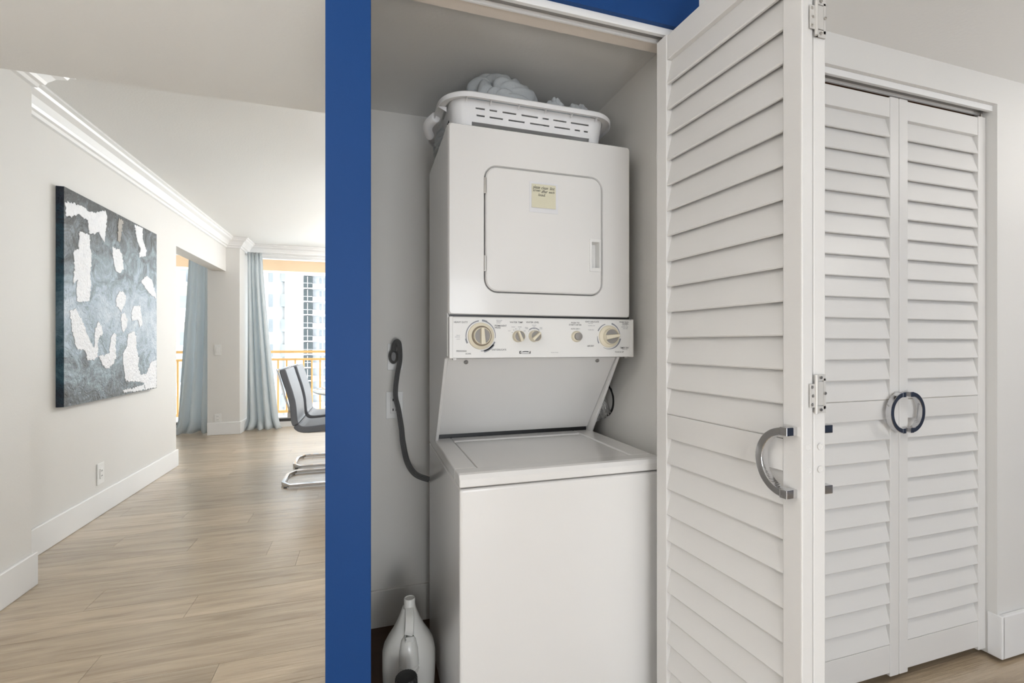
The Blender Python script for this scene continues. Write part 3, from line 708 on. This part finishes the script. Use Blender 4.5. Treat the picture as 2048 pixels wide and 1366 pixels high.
# ------------------------------------------------------------------ power cord and its receptacle
rc = thing('dryer_receptacle', (.107, 1.956, 1.04), 'white power receptacle plate with the dryer plug', 'outlet')
obj('cover_plate', B((.076, .138, 1.950, 1.956, 1.043, 1.152)), OUTLET, rc, .002)
bm = bmesh.new(); disc(bm, (.107, 1.950, 1.098), 'y', [(.027, 0), (.026, -.004)], 24); obj('socket_face', bm, OUTLET, rc)
cd = thing('power_cord', (.107, 1.93, .62), 'thick grey three strand dryer cord hanging on the closet wall', 'power cord')
bm = bmesh.new(); rings = []
for yv, w_, h_ in ((1.946, .026, .030), (1.930, .027, .031), (1.912, .022, .027), (1.904, .012, .018)):
    rings.append([(.098+w_*.72*cos(2*pi*k/20), yv, 1.100+h_*sin(2*pi*k/20)) for k in range(20)])
loft(bm, rings); obj('plug', bm, CORDM, cd, smooth=True)
bm = bmesh.new(); tube(bm, smooth_path([(.093, 1.915, 1.128), (.096, 1.910, 1.142)], 3), .005, 8); obj('green_wire', bm, mat('green_wire', (.02, .10, .04), .5, noise_amt=.1), cd)
CPTS = [(.098, 1.915, 1.12), (.102, 1.905, 1.150), (.112, 1.898, 1.160), (.1195, 1.895, 1.145), (.1217, 1.889, 1.0883), (.1095, 1.878, 1.0217), (.1031, 1.867, .9501), (.1139, 1.856, .8943), (.1245, 1.844, .8234), (.1294, 1.833, .769), (.1456, 1.822, .6931), (.1767, 1.811, .6473), (.2265, 1.797, .6267)]
for k in (-1, 0, 1):
    path = smooth_path(CPTS, 6); pp = []
    for i_, q in enumerate(path):
        t_ = path[min(i_+1, len(path)-1)]-path[max(i_-1, 0)]; s_ = Vector((t_.z, 0, -t_.x)).normalized()
        f_ = 1-.25*sin(min(1, i_/len(path)*1.2)*pi)
        pp.append(q+s_*(k*.0066*f_)+Vector((0, -.003*(k == 0), 0)))
    bm = bmesh.new(); tube(bm, pp, .0045, 8, up=Vector((0, 1, 0))); obj('cord_strand', bm, CORDM, cd, smooth=True)

# ------------------------------------------------------------------ exhaust duct
du = thing('exhaust_duct', (.87, 1.66, .90), 'crumpled silver foil dryer duct entering the closet side wall', 'duct')
bm = bmesh.new(); path = smooth_path([(.8385, 1.705, .885), (.862, 1.672, .908), (.905, 1.640, .930)], 16); rr = []
for i_, q in enumerate(path): rr.append(.061+.004*sin(i_*1.6))
R_ = tube(bm, path, rr, 28)
for v in bm.verts: v.co += Vector([noise.noise(v.co*55+Vector((k_*7.3, 0, k_))) for k_ in range(3)])*.007
obj('foil_hose', bm, FOIL, du)
bm = bmesh.new(); V = []
for k in range(40):
    a = 2*pi*k/40; j = .004*noise.noise((cos(a)*6, sin(a)*6, 3))
    r0, r1 = .055, .0665+j+(.012 if k in (33, 30, 36) else 0)*.5
    V.append([(.8985, 1.640+r0*cos(a), .930+r0*sin(a)), (.8985, 1.640+r1*cos(a), .930+r1*sin(a)), (.9005, 1.640+r1*cos(a), .930+r1*sin(a)), (.9005, 1.640+r0*cos(a), .930+r0*sin(a))])
V.append(V[0]); loft(bm, V, cap=False); obj('ragged_hole_edge', bm, BLACK, du)

# ------------------------------------------------------------------ laundry basket and laundry
bk = thing('laundry_basket', (.5, 1.57, ZTOP), 'white slotted plastic laundry basket on top of the dryer', 'laundry basket')
BX0, BX1, BY0, BY1 = .207, .800, 1.352, 1.780; RZ = 1.905
def wall_ins(z): return .046-.012*(z-ZTOP)/(RZ-ZTOP)          # wall inset from the rim edge
def ringp(ins, z, r=.085, n=10):
    rr_ = max(.02, r-ins*.4)
    return [(x, y_, z) for x, y_ in rrect(BX0+ins, BX1-ins, BY0+ins, BY1-ins, rr_, n)]
# front wall with real slots, between the two front corners
SL1 = [(.316,.345),(.360,.384),(.402,.447),(.464,.520),(.536,.557),(.573,.619),(.635,.700)]
SL2 = [(.319,.345),(.361,.404),(.422,.476),(.494,.560),(.578,.633),(.650,.669),(.683,.698)]
FX0, FX1 = .305, .7035
def fy(z): return BY0+wall_ins(z)
bm = bmesh.new()
def fbox(a, b, z0, z1):
    v = [(a, fy(z0), z0), (b, fy(z0), z0), (b, fy(z0)+.003, z0), (a, fy(z0)+.003, z0), (a, fy(z1), z1), (b, fy(z1), z1), (b, fy(z1)+.003, z1), (a, fy(z1)+.003, z1)]
    v = [bm.verts.new(q) for q in v]
    for f_ in ((3,2,1,0),(4,5,6,7),(0,1,5,4),(1,2,6,5),(2,3,7,6),(3,0,4,7)): bm.faces.new([v[q] for q in f_])
zb = [1.834, 1.852, 1.8568, 1.8725, 1.8775, RZ-.006]
fbox(FX0, FX1, zb[0], zb[1]); fbox(FX0, FX1, zb[2], zb[3]); fbox(FX0, FX1, zb[4], zb[5])
for row, z0_, z1_ in ((SL2, zb[1], zb[2]), (SL1, zb[3], zb[4])):
    xs = [FX0]+[q for s_ in row for q in s_]+[FX1]
    for a, b in zip(xs[::2], xs[1::2]): fbox(a, b, z0_, z1_)
obj('slotted_front', bm, BASK, bk)
# remaining wall: loop from front right corner round the back to the front left corner
def loop_pts(z):
    pts = ringp(wall_ins(z), z)
    pts = [q for q in pts]                       # starts at +x+y corner, goes counter clockwise
    i0 = next(i for i, q in enumerate(pts) if q[1] < BY0+wall_ins(z)+1e-4 and q[0] > .5)
    # reorder: from front right ... counter clockwise to front left
    seq = pts[i0:]+pts[:i0]
    seq = [q for q in seq if True]
    return seq
bm = bmesh.new()
def open_loop(z, ex=0):
    ins = wall_ins(z)+ex; pts = rrect(BX0+ins, BX1-ins, BY0+ins, BY1-ins, .05, 10)
    k = 11*3                                       # index of front-right corner start
    fr = pts[33:44]; ba = pts[0:33]
    # pts order: corner(+,+), corner(-,+), corner(-,-), corner(+,-)
    seq = [(FX1, BY0+ins)]+list(reversed(fr))[::1]
    seq = [(FX1, BY0+ins)]+fr[::1]+ba+[(FX0, BY0+ins)]
    return [(x, y_, z) for x, y_ in seq]
loft(bm, [open_loop(z) for z in (ZTOP+.003, 1.85, 1.88, RZ-.006)], close=False, cap=False)
loft(bm, [open_loop(z, .003) for z in (ZTOP+.003, 1.85, 1.88, RZ-.006)], close=False, cap=False)
wl = obj('basket_wall', bm, BASK, bk, smooth=True)
bm = bmesh.new(); prism(bm, rrect(BX0+.045, BX1-.045, BY0+.045, BY1-.045, .07, 8), 'z', 1.837, 1.841); obj('basket_floor', bm, BASK, bk)
for fx in (.30, .70):
    for fy_ in (1.46, 1.68): obj('basket_foot', B((fx-.03, fx+.03, fy_-.02, fy_+.02, ZTOP, 1.837)), BASK, bk)
# rolled rim
bm = bmesh.new(); base = [(x, y_) for x, y_ in rrect(BX0, BX1, BY0, BY1, .10, 12)]
inn = [(x, y_) for x, y_ in rrect(BX0+.026, BX1-.026, BY0+.026, BY1-.026, .076, 12)]
out = [(x, y_) for x, y_ in rrect(BX0+.004, BX1-.004, BY0+.004, BY1-.004, .096, 12)]
inn2 = [(x, y_) for x, y_ in rrect(BX0+.003, BX1-.003, BY0+.003, BY1-.003, .097, 12)]
rings = [[(x, y_, z) for x, y_ in P_] for P_, z in ((inn, RZ-.007), (inn, RZ), (out, RZ+.002), (base, RZ-.002), (base, RZ-.016), (inn2, RZ-.016), (inn2, RZ-.005))]
R_ = [[bm.verts.new(q) for q in r] for r in rings]; n_ = len(R_[0])
for a, b in zip(R_, R_[1:]+[R_[0]]):
    for i_ in range(n_): bm.faces.new((a[i_], a[(i_+1) % n_], b[(i_+1) % n_], b[i_]))
obj('rim', bm, BASK, bk, smooth=True)
for gx in (.285, .36, .45, .54, .63, .72):
    bm = bmesh.new(); prism(bm, [(BY0+.003, RZ-.007), (BY0+.028, RZ-.007), (BY0+.028, RZ-.020), (BY0+.003, RZ-.009)], 'x', gx-.0012, gx+.0012); obj('rim_rib', bm, BASK, bk)
bm = bmesh.new(); prism(bm, [(BX0+.003, RZ-.007), (BX0+.030, RZ-.007), (BX0+.030, RZ-.022), (BX0+.003, RZ-.010)], 'y', 1.455, 1.458); obj('rim_rib', bm, BASK, bk)
# ribbed hand grip bulging from the left end
bm = bmesh.new(); path = []; rad = []
for k in range(81):
    f_ = k/80; yv = 1.525+.145*f_; bul = sin(pi*f_)
    path.append((BX0+.006-.017*bul, yv, RZ-.010)); rad.append(.0135+.0028*sin(k*pi*.5))
tube(bm, path, rad, 12); obj('ribbed_grip', bm, BASK, bk, smooth=True)
for s_ in (1.465, 1.69):
    for z_ in (1.828, 1.850): obj('side_slot', B((BX0+wall_ins(z_)-.003, BX0+wall_ins(z_)-.0005, s_, s_+.03, z_, z_+.011)), BLACK, bk)

def cloth(name, label, c, rx, ry, rz, seed, nu=220, nv=90, folds=7, rough=.22, zmin=None, zmax=2.088):
    """crumpled cloth heap: a dome whose surface is folded into ridges"""
    bm = bmesh.new(); G = []
    for j in range(nv+1):
        th = pi*.60*j/nv; row = []
        for i_ in range(nu):
            ph = 2*pi*i_/nu
            d = Vector((cos(ph)*sin(th), sin(ph)*sin(th), cos(th)))
            q = d*2.1+Vector((seed, seed*1.7, 0))
            wv = Vector((noise.noise(q*.8), noise.noise(q*.8+Vector((9, 0, 4))), noise.noise(q*.8+Vector((2, 7, 1)))))
            q2 = q+wv*.75
            rdg = 1.5*abs(sin(3.0*(q2.z*1.3+q2.x*.6+.15*q2.y)))**.5-.4
            q3 = q+wv*.5; rdg2 = 1.4*abs(sin(6.0*(q3.z*1.2-q3.x*.45+q3.y*.2)))**.5-.5
            r = 1+rough*(.75*rdg+.32*rdg2-.55)+.10*noise.noise(q*.8)
            v = Vector(c)+Vector((d.x*rx*r, d.y*ry*r, d.z*rz*r))
            v.z = min(v.z, zmax-.003*(1+noise.noise(q*3)))
            if zmin is not None: v.z = max(v.z, zmin)
            row.append(v)
        G.append(row)
    top = bm.verts.new(Vector(sum((v for v in G[1]), Vector()))/nu)
    V = [[bm.verts.new(v) for v in row] for row in G[1:]]
    for i_ in range(nu): bm.faces.new((top, V[0][i_], V[0][(i_+1) % nu]))
    for a, b in zip(V, V[1:]):
        for i_ in range(nu): bm.faces.new((a[i_], b[i_], b[(i_+1) % nu], a[(i_+1) % nu]))
    bm.faces.new(V[-1])
    o = obj(name, bm, LAUN, smooth=True, sharp=170)
    return tag(o, label, 'laundry', 'laundry in the basket')
cloth('laundry_heap', 'tall heap of crumpled grey blue laundry in the basket', (.438, 1.535, 1.895), .150, .105, .165, 2.3)
cloth('folded_cloth', 'small lump of pale grey cloth in the middle of the basket', (.622, 1.50, 1.905), .046, .05, .092, 5.1, 110, 44)
cloth('folded_cloth', 'low grey cloth at the right end of the basket', (.706, 1.50, 1.905), .052, .05, .088, 8.4, 110, 44)
cloth('folded_cloth', 'grey cloth spilling under the ribbed basket grip', (.262, 1.62, 1.835), .040, .085, .062, 11.2, 110, 44, zmin=ZTOP+.009)

# ------------------------------------------------------------------ detergent jug and the bottle in front of it
JX, JY = .128, 1.545
jg = thing('detergent_jug', (JX, JY, .004), 'white plastic detergent jug with handle and white cap beside the washer', 'jug')
def sup(cx, cy, a, b, z, e=2.6, n=36):
    out = []
    for k in range(n):
        t_ = 2*pi*k/n; cs, sn = cos(t_), sin(t_)
        out.append((cx+a*math.copysign(abs(cs)**(2/e), cs), cy+b*math.copysign(abs(sn)**(2/e), sn), z))
    return out
bm = bmesh.new()
loft(bm, [sup(JX, JY, a, b, z, e) for z, a, b, e in ((.005, .070, .050, 3), (.012, .080, .058, 3), (.10, .084, .062, 3), (.150, .084, .062, 2.9), (.175, .079, .058, 2.7), (.200, .066, .050, 2.5), (.225, .050, .042, 2.3), (.250, .037, .034, 2.2), (.275, .027, .026, 2), (.292, .021, .021, 2))])
obj('jug_body', bm, JUGM, jg, smooth=True)
bm = bmesh.new(); disc(bm, (JX+.002, JY, .290), 'z', [(.0195, 0), (.0195, .004), (.0180, .006), (.0180, .027), (.0160, .030), (.0145, .030), (.0135, .0285)], 30); obj('cap', bm, JUGM, jg, smooth=True)
bm = bmesh.new(); path = smooth_path([(JX, JY-.015, .290), (JX-.001, JY-.040, .276), (JX-.003, JY-.056, .250), (JX-.004, JY-.058, .222), (JX-.004, JY-.050, .195)], 6)
tube(bm, path, 0, sect=[(-.0125, -.007), (.0125, -.007), (.014, 0), (.0125, .007), (-.0125, .007), (-.014, 0)], up=Vector((1, 0, 0)) if False else Vector((0, 0, 1)))
obj('handle', bm, JUGM, jg, smooth=True)
bm = bmesh.new(); loft(bm, [sup(JX-.005, JY-.058+.020*max(0, (z-.17)/.075), a, b, z, 2.2, 28) for z, a, b in ((.112, .020, .010), (.118, .029, .020), (.150, .031, .024), (.185, .029, .024), (.212, .023, .020), (.226, .012, .010))])
obj('measuring_cup', bm, CUPM, jg, smooth=True)
for zz in (.128, .140):
    bm = bmesh.new(); loft(bm, [sup(JX-.005, JY-.058, .0318, .0245, zz, 2.2, 28), sup(JX-.005, JY-.058, .0318, .0245, zz+.003, 2.2, 28)]); obj('cup_ridge', bm, CUPM, jg, smooth=True)
BXc, BYc = .100, 1.345
bt = thing('small_bottle', (BXc, BYc, .004), 'bottle with black ribbed cap at the bottom edge before the jug', 'bottle')
bm = bmesh.new(); loft(bm, [sup(BXc, BYc, a, b, z, 2.4) for z, a, b in ((.005, .044, .030), (.015, .050, .034), (.122, .052, .035), (.142, .049, .033), (.160, .036, .027), (.168, .022, .022), (.176, .020, .020))]); obj('bottle_body', bm, BOTW, bt, smooth=True)
bm = bmesh.new(); loft(bm, [[(BXc+.004+r*(1+.045*(k % 2))*cos(2*pi*k/44), BYc+r*(1+.045*(k % 2))*sin(2*pi*k/44), z) for k in range(44)] for z, r in ((.170, .031), (.201, .030), (.206, .027), (.207, .012))]); obj('cap', bm, BLACK, bt)
bm = bmesh.new(); loft(bm, [sup(BXc, BYc, .0532, .0362, z, 2.4) for z in (.08, .122)]); obj('red_label', bm, LABR, bt, smooth=True)
bm = bmesh.new(); loft(bm, [sup(BXc, BYc, a, b, z, 2.4) for z, a, b in ((.122, .0532, .0362), (.143, .0502, .0342), (.155, .043, .031))]); obj('blue_label', bm, LABB, bt, smooth=True)

# ------------------------------------------------------------------ dining chairs and table
def chair(loc, label):
    t = thing('dining_chair', loc, label, 'chair', 'grey cantilever dining chairs')
    Wc = .225
    # centre line of the upholstered shell, side view (x, z), facing +x, x=0 at rear of base
    cl = [(.020, .945), (.045, .86), (.075, .76), (.097, .66), (.105, .57), (.112, .52), (.135, .478), (.175, .460), (.24, .460), (.33, .468), (.43, .475), (.515, .472)]
    path = smooth_path([(x, 0, z) for x, z in cl], 4)
    def shell(y0, y1, thick, lo=0, hi=None, off=0):
        bm = bmesh.new(); R = []
        P_ = path[lo:hi]
        for i_, q in enumerate(P_):
            tt = P_[min(i_+1, len(P_)-1)]-P_[max(i_-1, 0)]; tt.normalize(); nn = Vector((tt.z, 0, -tt.x))   # towards rear/below
            nn = -nn if nn.x > 0 and nn.z > 0 else nn
            a = q+nn*(off-thick/2); b = q+nn*(off+thick/2)
            R.append([(a.x, y0, a.z), (a.x, y1, a.z), (b.x, y1, b.z), (b.x, y0, b.z)])
        loft(bm, R); return bm
    split = 22
    obj('backrest', shell(-Wc, Wc, .050, 0, split+1), LEATH, t, .014, local=True, seg=3, smooth=True)
    obj('seat', shell(-Wc, Wc, .052, split, None), LEATH, t, .014, local=True, seg=3, smooth=True)
    for s in (-1, 1):   # chrome frame edge behind the back
        bm = bmesh.new()
        tube(bm, smooth_path([(-.018, s*.21, .948), (.010, s*.21, .84), (.040, s*.21, .72), (.066, s*.21, .64), (.070, s*.21, .56)], 4), 0, sect=[(-.012, -.005), (.012, -.005), (.012, .005), (-.012, .005)], up=Vector((0, 1, 0)) if False else Vector((0, 0, 1)))
        obj('back_frame', bm, CHROME, t, .001, local=True)
    obj('back_handle', B((-.022, .004, -.21, .21, .938, .950)), CHROME, t, .002, local=True)
    for s in (-1, 1): obj('seat_rail', B((.20, .50, s*.145-.015, s*.145+.015, .420, .434)), CHROME, t, .002, local=True)
    # floor loop: flat bar, chamfered rear corners, rising at the front
    sect = [(-.011, -.014), (.011, -.014), (.011, .014), (-.011, .014)]
    for s in (-1, 1):
        obj('leg', B((.455, .485, s*.22-.012, s*.22+.012, .03, .425)), CHROME, t, .002, local=True)
        obj('floor_rail', B((.07, .485, s*.22-.013, s*.22+.013, .006, .030)), CHROME, t, .002, local=True)
        bm = bmesh.new(); loft(bm, [[(x, y_, z) for x, y_ in ((.072, s*.233), (.072, s*.207), (.026, s*.13), (.0, s*.13))] for z in (.006, .030)]); obj('rail_corner', bm, CHROME, t, .001, local=True)
        obj('foot', B((.03, .055, s*.21-.01, s*.21+.01, 0, .006)), BLACK, t, local=True)
    obj('rear_rail', B((0, .026, -.13, .13, .006, .030)), CHROME, t, .002, local=True)
    return t
c1 = chair((-.672, 4.275, 0), 'grey leather cantilever chair nearest the camera by the glass table')
c2 = copy_tree(c1); c2.location = (-.672, 4.88, 0); c2['label'] = 'grey leather cantilever chair behind the nearer one'
tb = thing('dining_table', (.16, 4.45, 0), 'round white glass dining table beside the chairs', 'table')
bm = bmesh.new(); disc(bm, (.16, 4.45, .728), 'z', [(.62, 0), (.625, .004), (.625, .009), (.62, .013)], 72); obj('table_top', bm, GLASST, tb, smooth=True)
bm = bmesh.new(); disc(bm, (.16, 4.45, 0), 'z', [(.28, 0), (.28, .015), (.06, .03), (.05, .70), (.14, .728)], 40); obj('pedestal', bm, CHROME, tb, smooth=True)

# ------------------------------------------------------------------ balcony
struct('balcony_floor', B((-8, 6, 7.24, 8.35, -.25, -.02)), BALC, 'pale tiled balcony floor outside the windows')
struct('balcony_soffit', B((-8, 6, 7.24, 8.6, 2.62, 2.85)), PEACH)
struct('balcony_beam', B((-8, 6, 8.35, 8.6, 2.345, 2.62)), PEACH, 'peach coloured beam above the balcony')
rl = thing('balcony_railing', (-1, 8.2, -.02), 'orange metal railing along the balcony', 'railing')
obj('top_rail', B((-7.5, 5.5, 8.17, 8.23, 1.005, 1.045)), ORANGE, rl, .003)
obj('middle_rail', B((-7.5, 5.5, 8.18, 8.22, .885, .92)), ORANGE, rl, .003)
obj('bottom_rail', B((-7.5, 5.5, 8.18, 8.22, .045, .085)), ORANGE, rl, .003)
bmm = B((-.0125, .0125, -.0125, .0125, 0, .80)); bmesh.ops.recalc_face_normals(bmm, faces=bmm.faces); bme = bpy.data.meshes.new('baluster'); bmm.to_mesh(bme); bmm.free(); bme.materials.append(ORANGE)
x = -4.0; k = 0
while x < 2.0:
    o = bpy.data.objects.new('baluster', bme); C.objects.link(o); o.parent = rl; o.location = Vector((x, 8.2, .085))-rl.location
    if k % 8 == 3: obj('post', B((x+.05, x+.10, 8.175, 8.225, .92, 1.005)), ORANGE, rl)
    x += .125; k += 1
for x in (-5.5, -2.6, .6, 3.5): obj('post', B((x, x+.05, 8.175, 8.225, -.02, 1.005)), ORANGE, rl)

# ------------------------------------------------------------------ buildings across the street
def slab_tower():
    t = thing('apartment_tower', (5, 112, -40), 'distant white apartment tower with glass balconies and dark window columns', 'building')
    Yf = 112
    obj('tower_wall', B((-17.8, 30, Yf, Yf+14, -40, 42)), STUCW, t)
    for k in range(-8, 10):
        z = 13.6-2.92*4+2.92*k
        sl = obj('balcony_slab', B((-17.5, 30, Yf-1.1, Yf, z-.28, z)), STUCW, t)
        for a, b in ((-17.3, -13.75), (-11.7, -9.2)):
            obj('balcony_rail', B((a, b, Yf-1.1, Yf-1.04, z+.02, z+.95)), RAILGL, sl)
        wn = obj('dark_window', B((-13.70, -11.75, Yf-1.16, Yf-.1, z+.05, z+2.45)), FARGLASS, t)
        obj('window_bar', B((-12.78, -12.66, Yf-1.24, Yf-1.12, z+.05, z+2.45), (-13.7, -11.75, Yf-1.24, Yf-1.12, z+.92, z+1.02)), STUCW, wn)
        for a in (-10.3, -9.5): obj('window', B((a, a+.35, Yf-.15, Yf+.1, z+.1, z+2.3)), MIDGLASS, t)
    return t
slab_tower()
t = thing('white_building', (-14, 62, -30), 'white building with narrow windows beside the distant tower', 'building')
obj('building_wall', B((-23, -9.05, 62, 74, -30, 40)), STUCW, t); obj('corner_bay', B((-9.6, -8.9, 61.4, 70, -30, 40)), STUCW, t)
for k in range(-6, 7):
    z = 6.4+3.02*k
    for a in (-11.4, -9.95): obj('window', B((a, a+.42, 61.9 if a < -10 else 61.3, 62.2, z-.75, z+.75)), MIDGLASS, t)
for k in range(-2, 5):
    bb = obj('side_balcony', B((-8.95, -7.9, 61.0, 63, 5.0+6.04*k-.5, 5.0+6.04*k-.3)), STUCW, t)
    obj('balcony_front', B((-8.95, -7.9, 61.0, 61.1, 5.0+6.04*k-.3, 5.0+6.04*k+.7)), STUCW, bb)
t = thing('cream_building', (-20, 50, -30), 'cream building with balconies seen past the left curtain', 'building')
obj('building_wall', B((-24, -12.8, 50, 60, -30, 34)), STUCY, t)
for k in range(-6, 7):
    z = 6.75+3.35*k
    sl = obj('balcony_slab', B((-24, -13.0, 48.6, 50, z-.25, z)), STUCW, t)
    for a in (-23, -20, -17.2, -15): obj('balcony_rail', B((a, a+1.5, 48.6, 48.66, z, z+1.0)), RAILGL, sl)
    for a in (-22.5, -19.6, -16.6, -14.4): obj('window', B((a, a+1.0, 49.92, 50.1, z+.1, z+2.2)), MIDGLASS, t)

# ------------------------------------------------------------------ lamps out of view: hall downlights, then added fill lamps
def downlight(x, y, z, power, lab, col=(1, .96, .91)):
    t = thing('ceiling_downlight', (x, y, z), lab, 'lamp', 'recessed ceiling lamps')
    bm = bmesh.new()
    R = []
    for r, h in ((.085, 0), (.085, -.006), (.066, -.008), (.062, -.002)): R.append([(x+r*cos(2*pi*k/32), y+r*sin(2*pi*k/32), z+h) for k in range(32)])
    loft(bm, R, cap=False); obj('trim_ring', bm, LAMPT, t, smooth=True)
    bm = bmesh.new(); disc(bm, (x, y, z-.004), 'z', [(.062, 0), (.062, .003)], 32); obj('lens', bm, LENS, t)
    a = area('downlight', (x, y, z-.010), (0, 0, 0), .12, .12, power, col, 'DISK'); return t
downlight(-.75, .05, HC, 4.2, 'round recessed lamp in the hall ceiling left of the camera')
downlight(2.55, .25, HC, 5.5, 'round recessed lamp in the ceiling before the right closet')
def globe(x, y, zc, r, power, lab):  # pendants added out of view to brighten the dining area
    t = thing('added_pendant', (x, y, DC), lab, 'lamp', 'globe pendants added as dining fill')
    bm = bmesh.new(); disc(bm, (x, y, DC), 'z', [(.06, 0), (.06, -.02), (.02, -.03)], 24); obj('canopy', bm, CHROME, t, smooth=True)
    bm = bmesh.new(); tube(bm, [(x, y, DC-.02), (x, y, zc+r)], .004, 8); obj('cable', bm, BLACK, t)
    bm = bmesh.new(); bmesh.ops.create_uvsphere(bm, u_segments=32, v_segments=20, radius=r*.97); bmesh.ops.translate(bm, verts=bm.verts, vec=(x, y, zc)); obj('globe', bm, lamp_mat(power/(4*pi*pi*r*r)), t, smooth=True)
globe(.35, 3.0, 2.15, .12, 5, 'unseen white globe pendant added as fill at the hall end of the dining area')
globe(.45, 4.5, 2.15, .14, 22, 'unseen white globe pendant added as fill above the dining table')
globe(.60, 6.1, 2.15, .14, 100, 'unseen white globe pendant added as fill near the dining window')

def added_torchiere(x, y, power, lab):  # made-up lamps out of view, bouncing fill off the hall ceiling
    t = thing('added_torchiere_lamp', (x, y, 0), lab, 'floor lamp', 'uplighters added as fill')
    bm = bmesh.new(); disc(bm, (x, y, 0), 'z', [(.14, 0), (.14, .015), (.02, .03)], 32); obj('base', bm, STEEL, t, smooth=True)
    bm = bmesh.new(); tube(bm, [(x, y, .02), (x, y, 1.42)], .012, 12); obj('pole', bm, STEEL, t, smooth=True)
    bm = bmesh.new(); R = [[(x+r*cos(2*pi*k/36), y+r*sin(2*pi*k/36), z) for k in range(36)] for r, z in ((.03, 1.40), (.10, 1.43), (.16, 1.50), (.155, 1.50), (.095, 1.435), (.03, 1.41))]
    loft(bm, R, cap=False); obj('bowl_shade', bm, LAMPT, t, smooth=True)
    area('bounce_uplight', (x, y, 1.49), (180, 0, 0), .28, .28, power, (1, .97, .93), 'DISK')
added_torchiere(-1.15, .22, 15, 'unseen uplighter added as ceiling fill left of the camera')
added_torchiere(3.05, .0, 15, 'unseen uplighter added as ceiling fill right of the camera')

def added_globe_lamp(x, y, zc, r, power, lab):  # lamp invented behind the camera, low fill into the closet
    t = thing('added_globe_lamp', (x, y, 0), lab, 'floor lamp')
    bm = bmesh.new(); disc(bm, (x, y, 0), 'z', [(.15, 0), (.15, .015), (.02, .03)], 32); obj('base', bm, STEEL, t, smooth=True)
    bm = bmesh.new(); tube(bm, [(x, y, .02), (x, y, zc-r+.01)], .012, 12); obj('pole', bm, STEEL, t, smooth=True)
    bm = bmesh.new(); bmesh.ops.create_uvsphere(bm, u_segments=32, v_segments=20, radius=r); bmesh.ops.translate(bm, verts=bm.verts, vec=(x, y, zc)); obj('globe', bm, lamp_mat(power/(4*pi*pi*r*r)), t, smooth=True)
added_globe_lamp(.25, -.85, .72, .16, 22, 'unseen white globe lamp added as fill behind the camera')
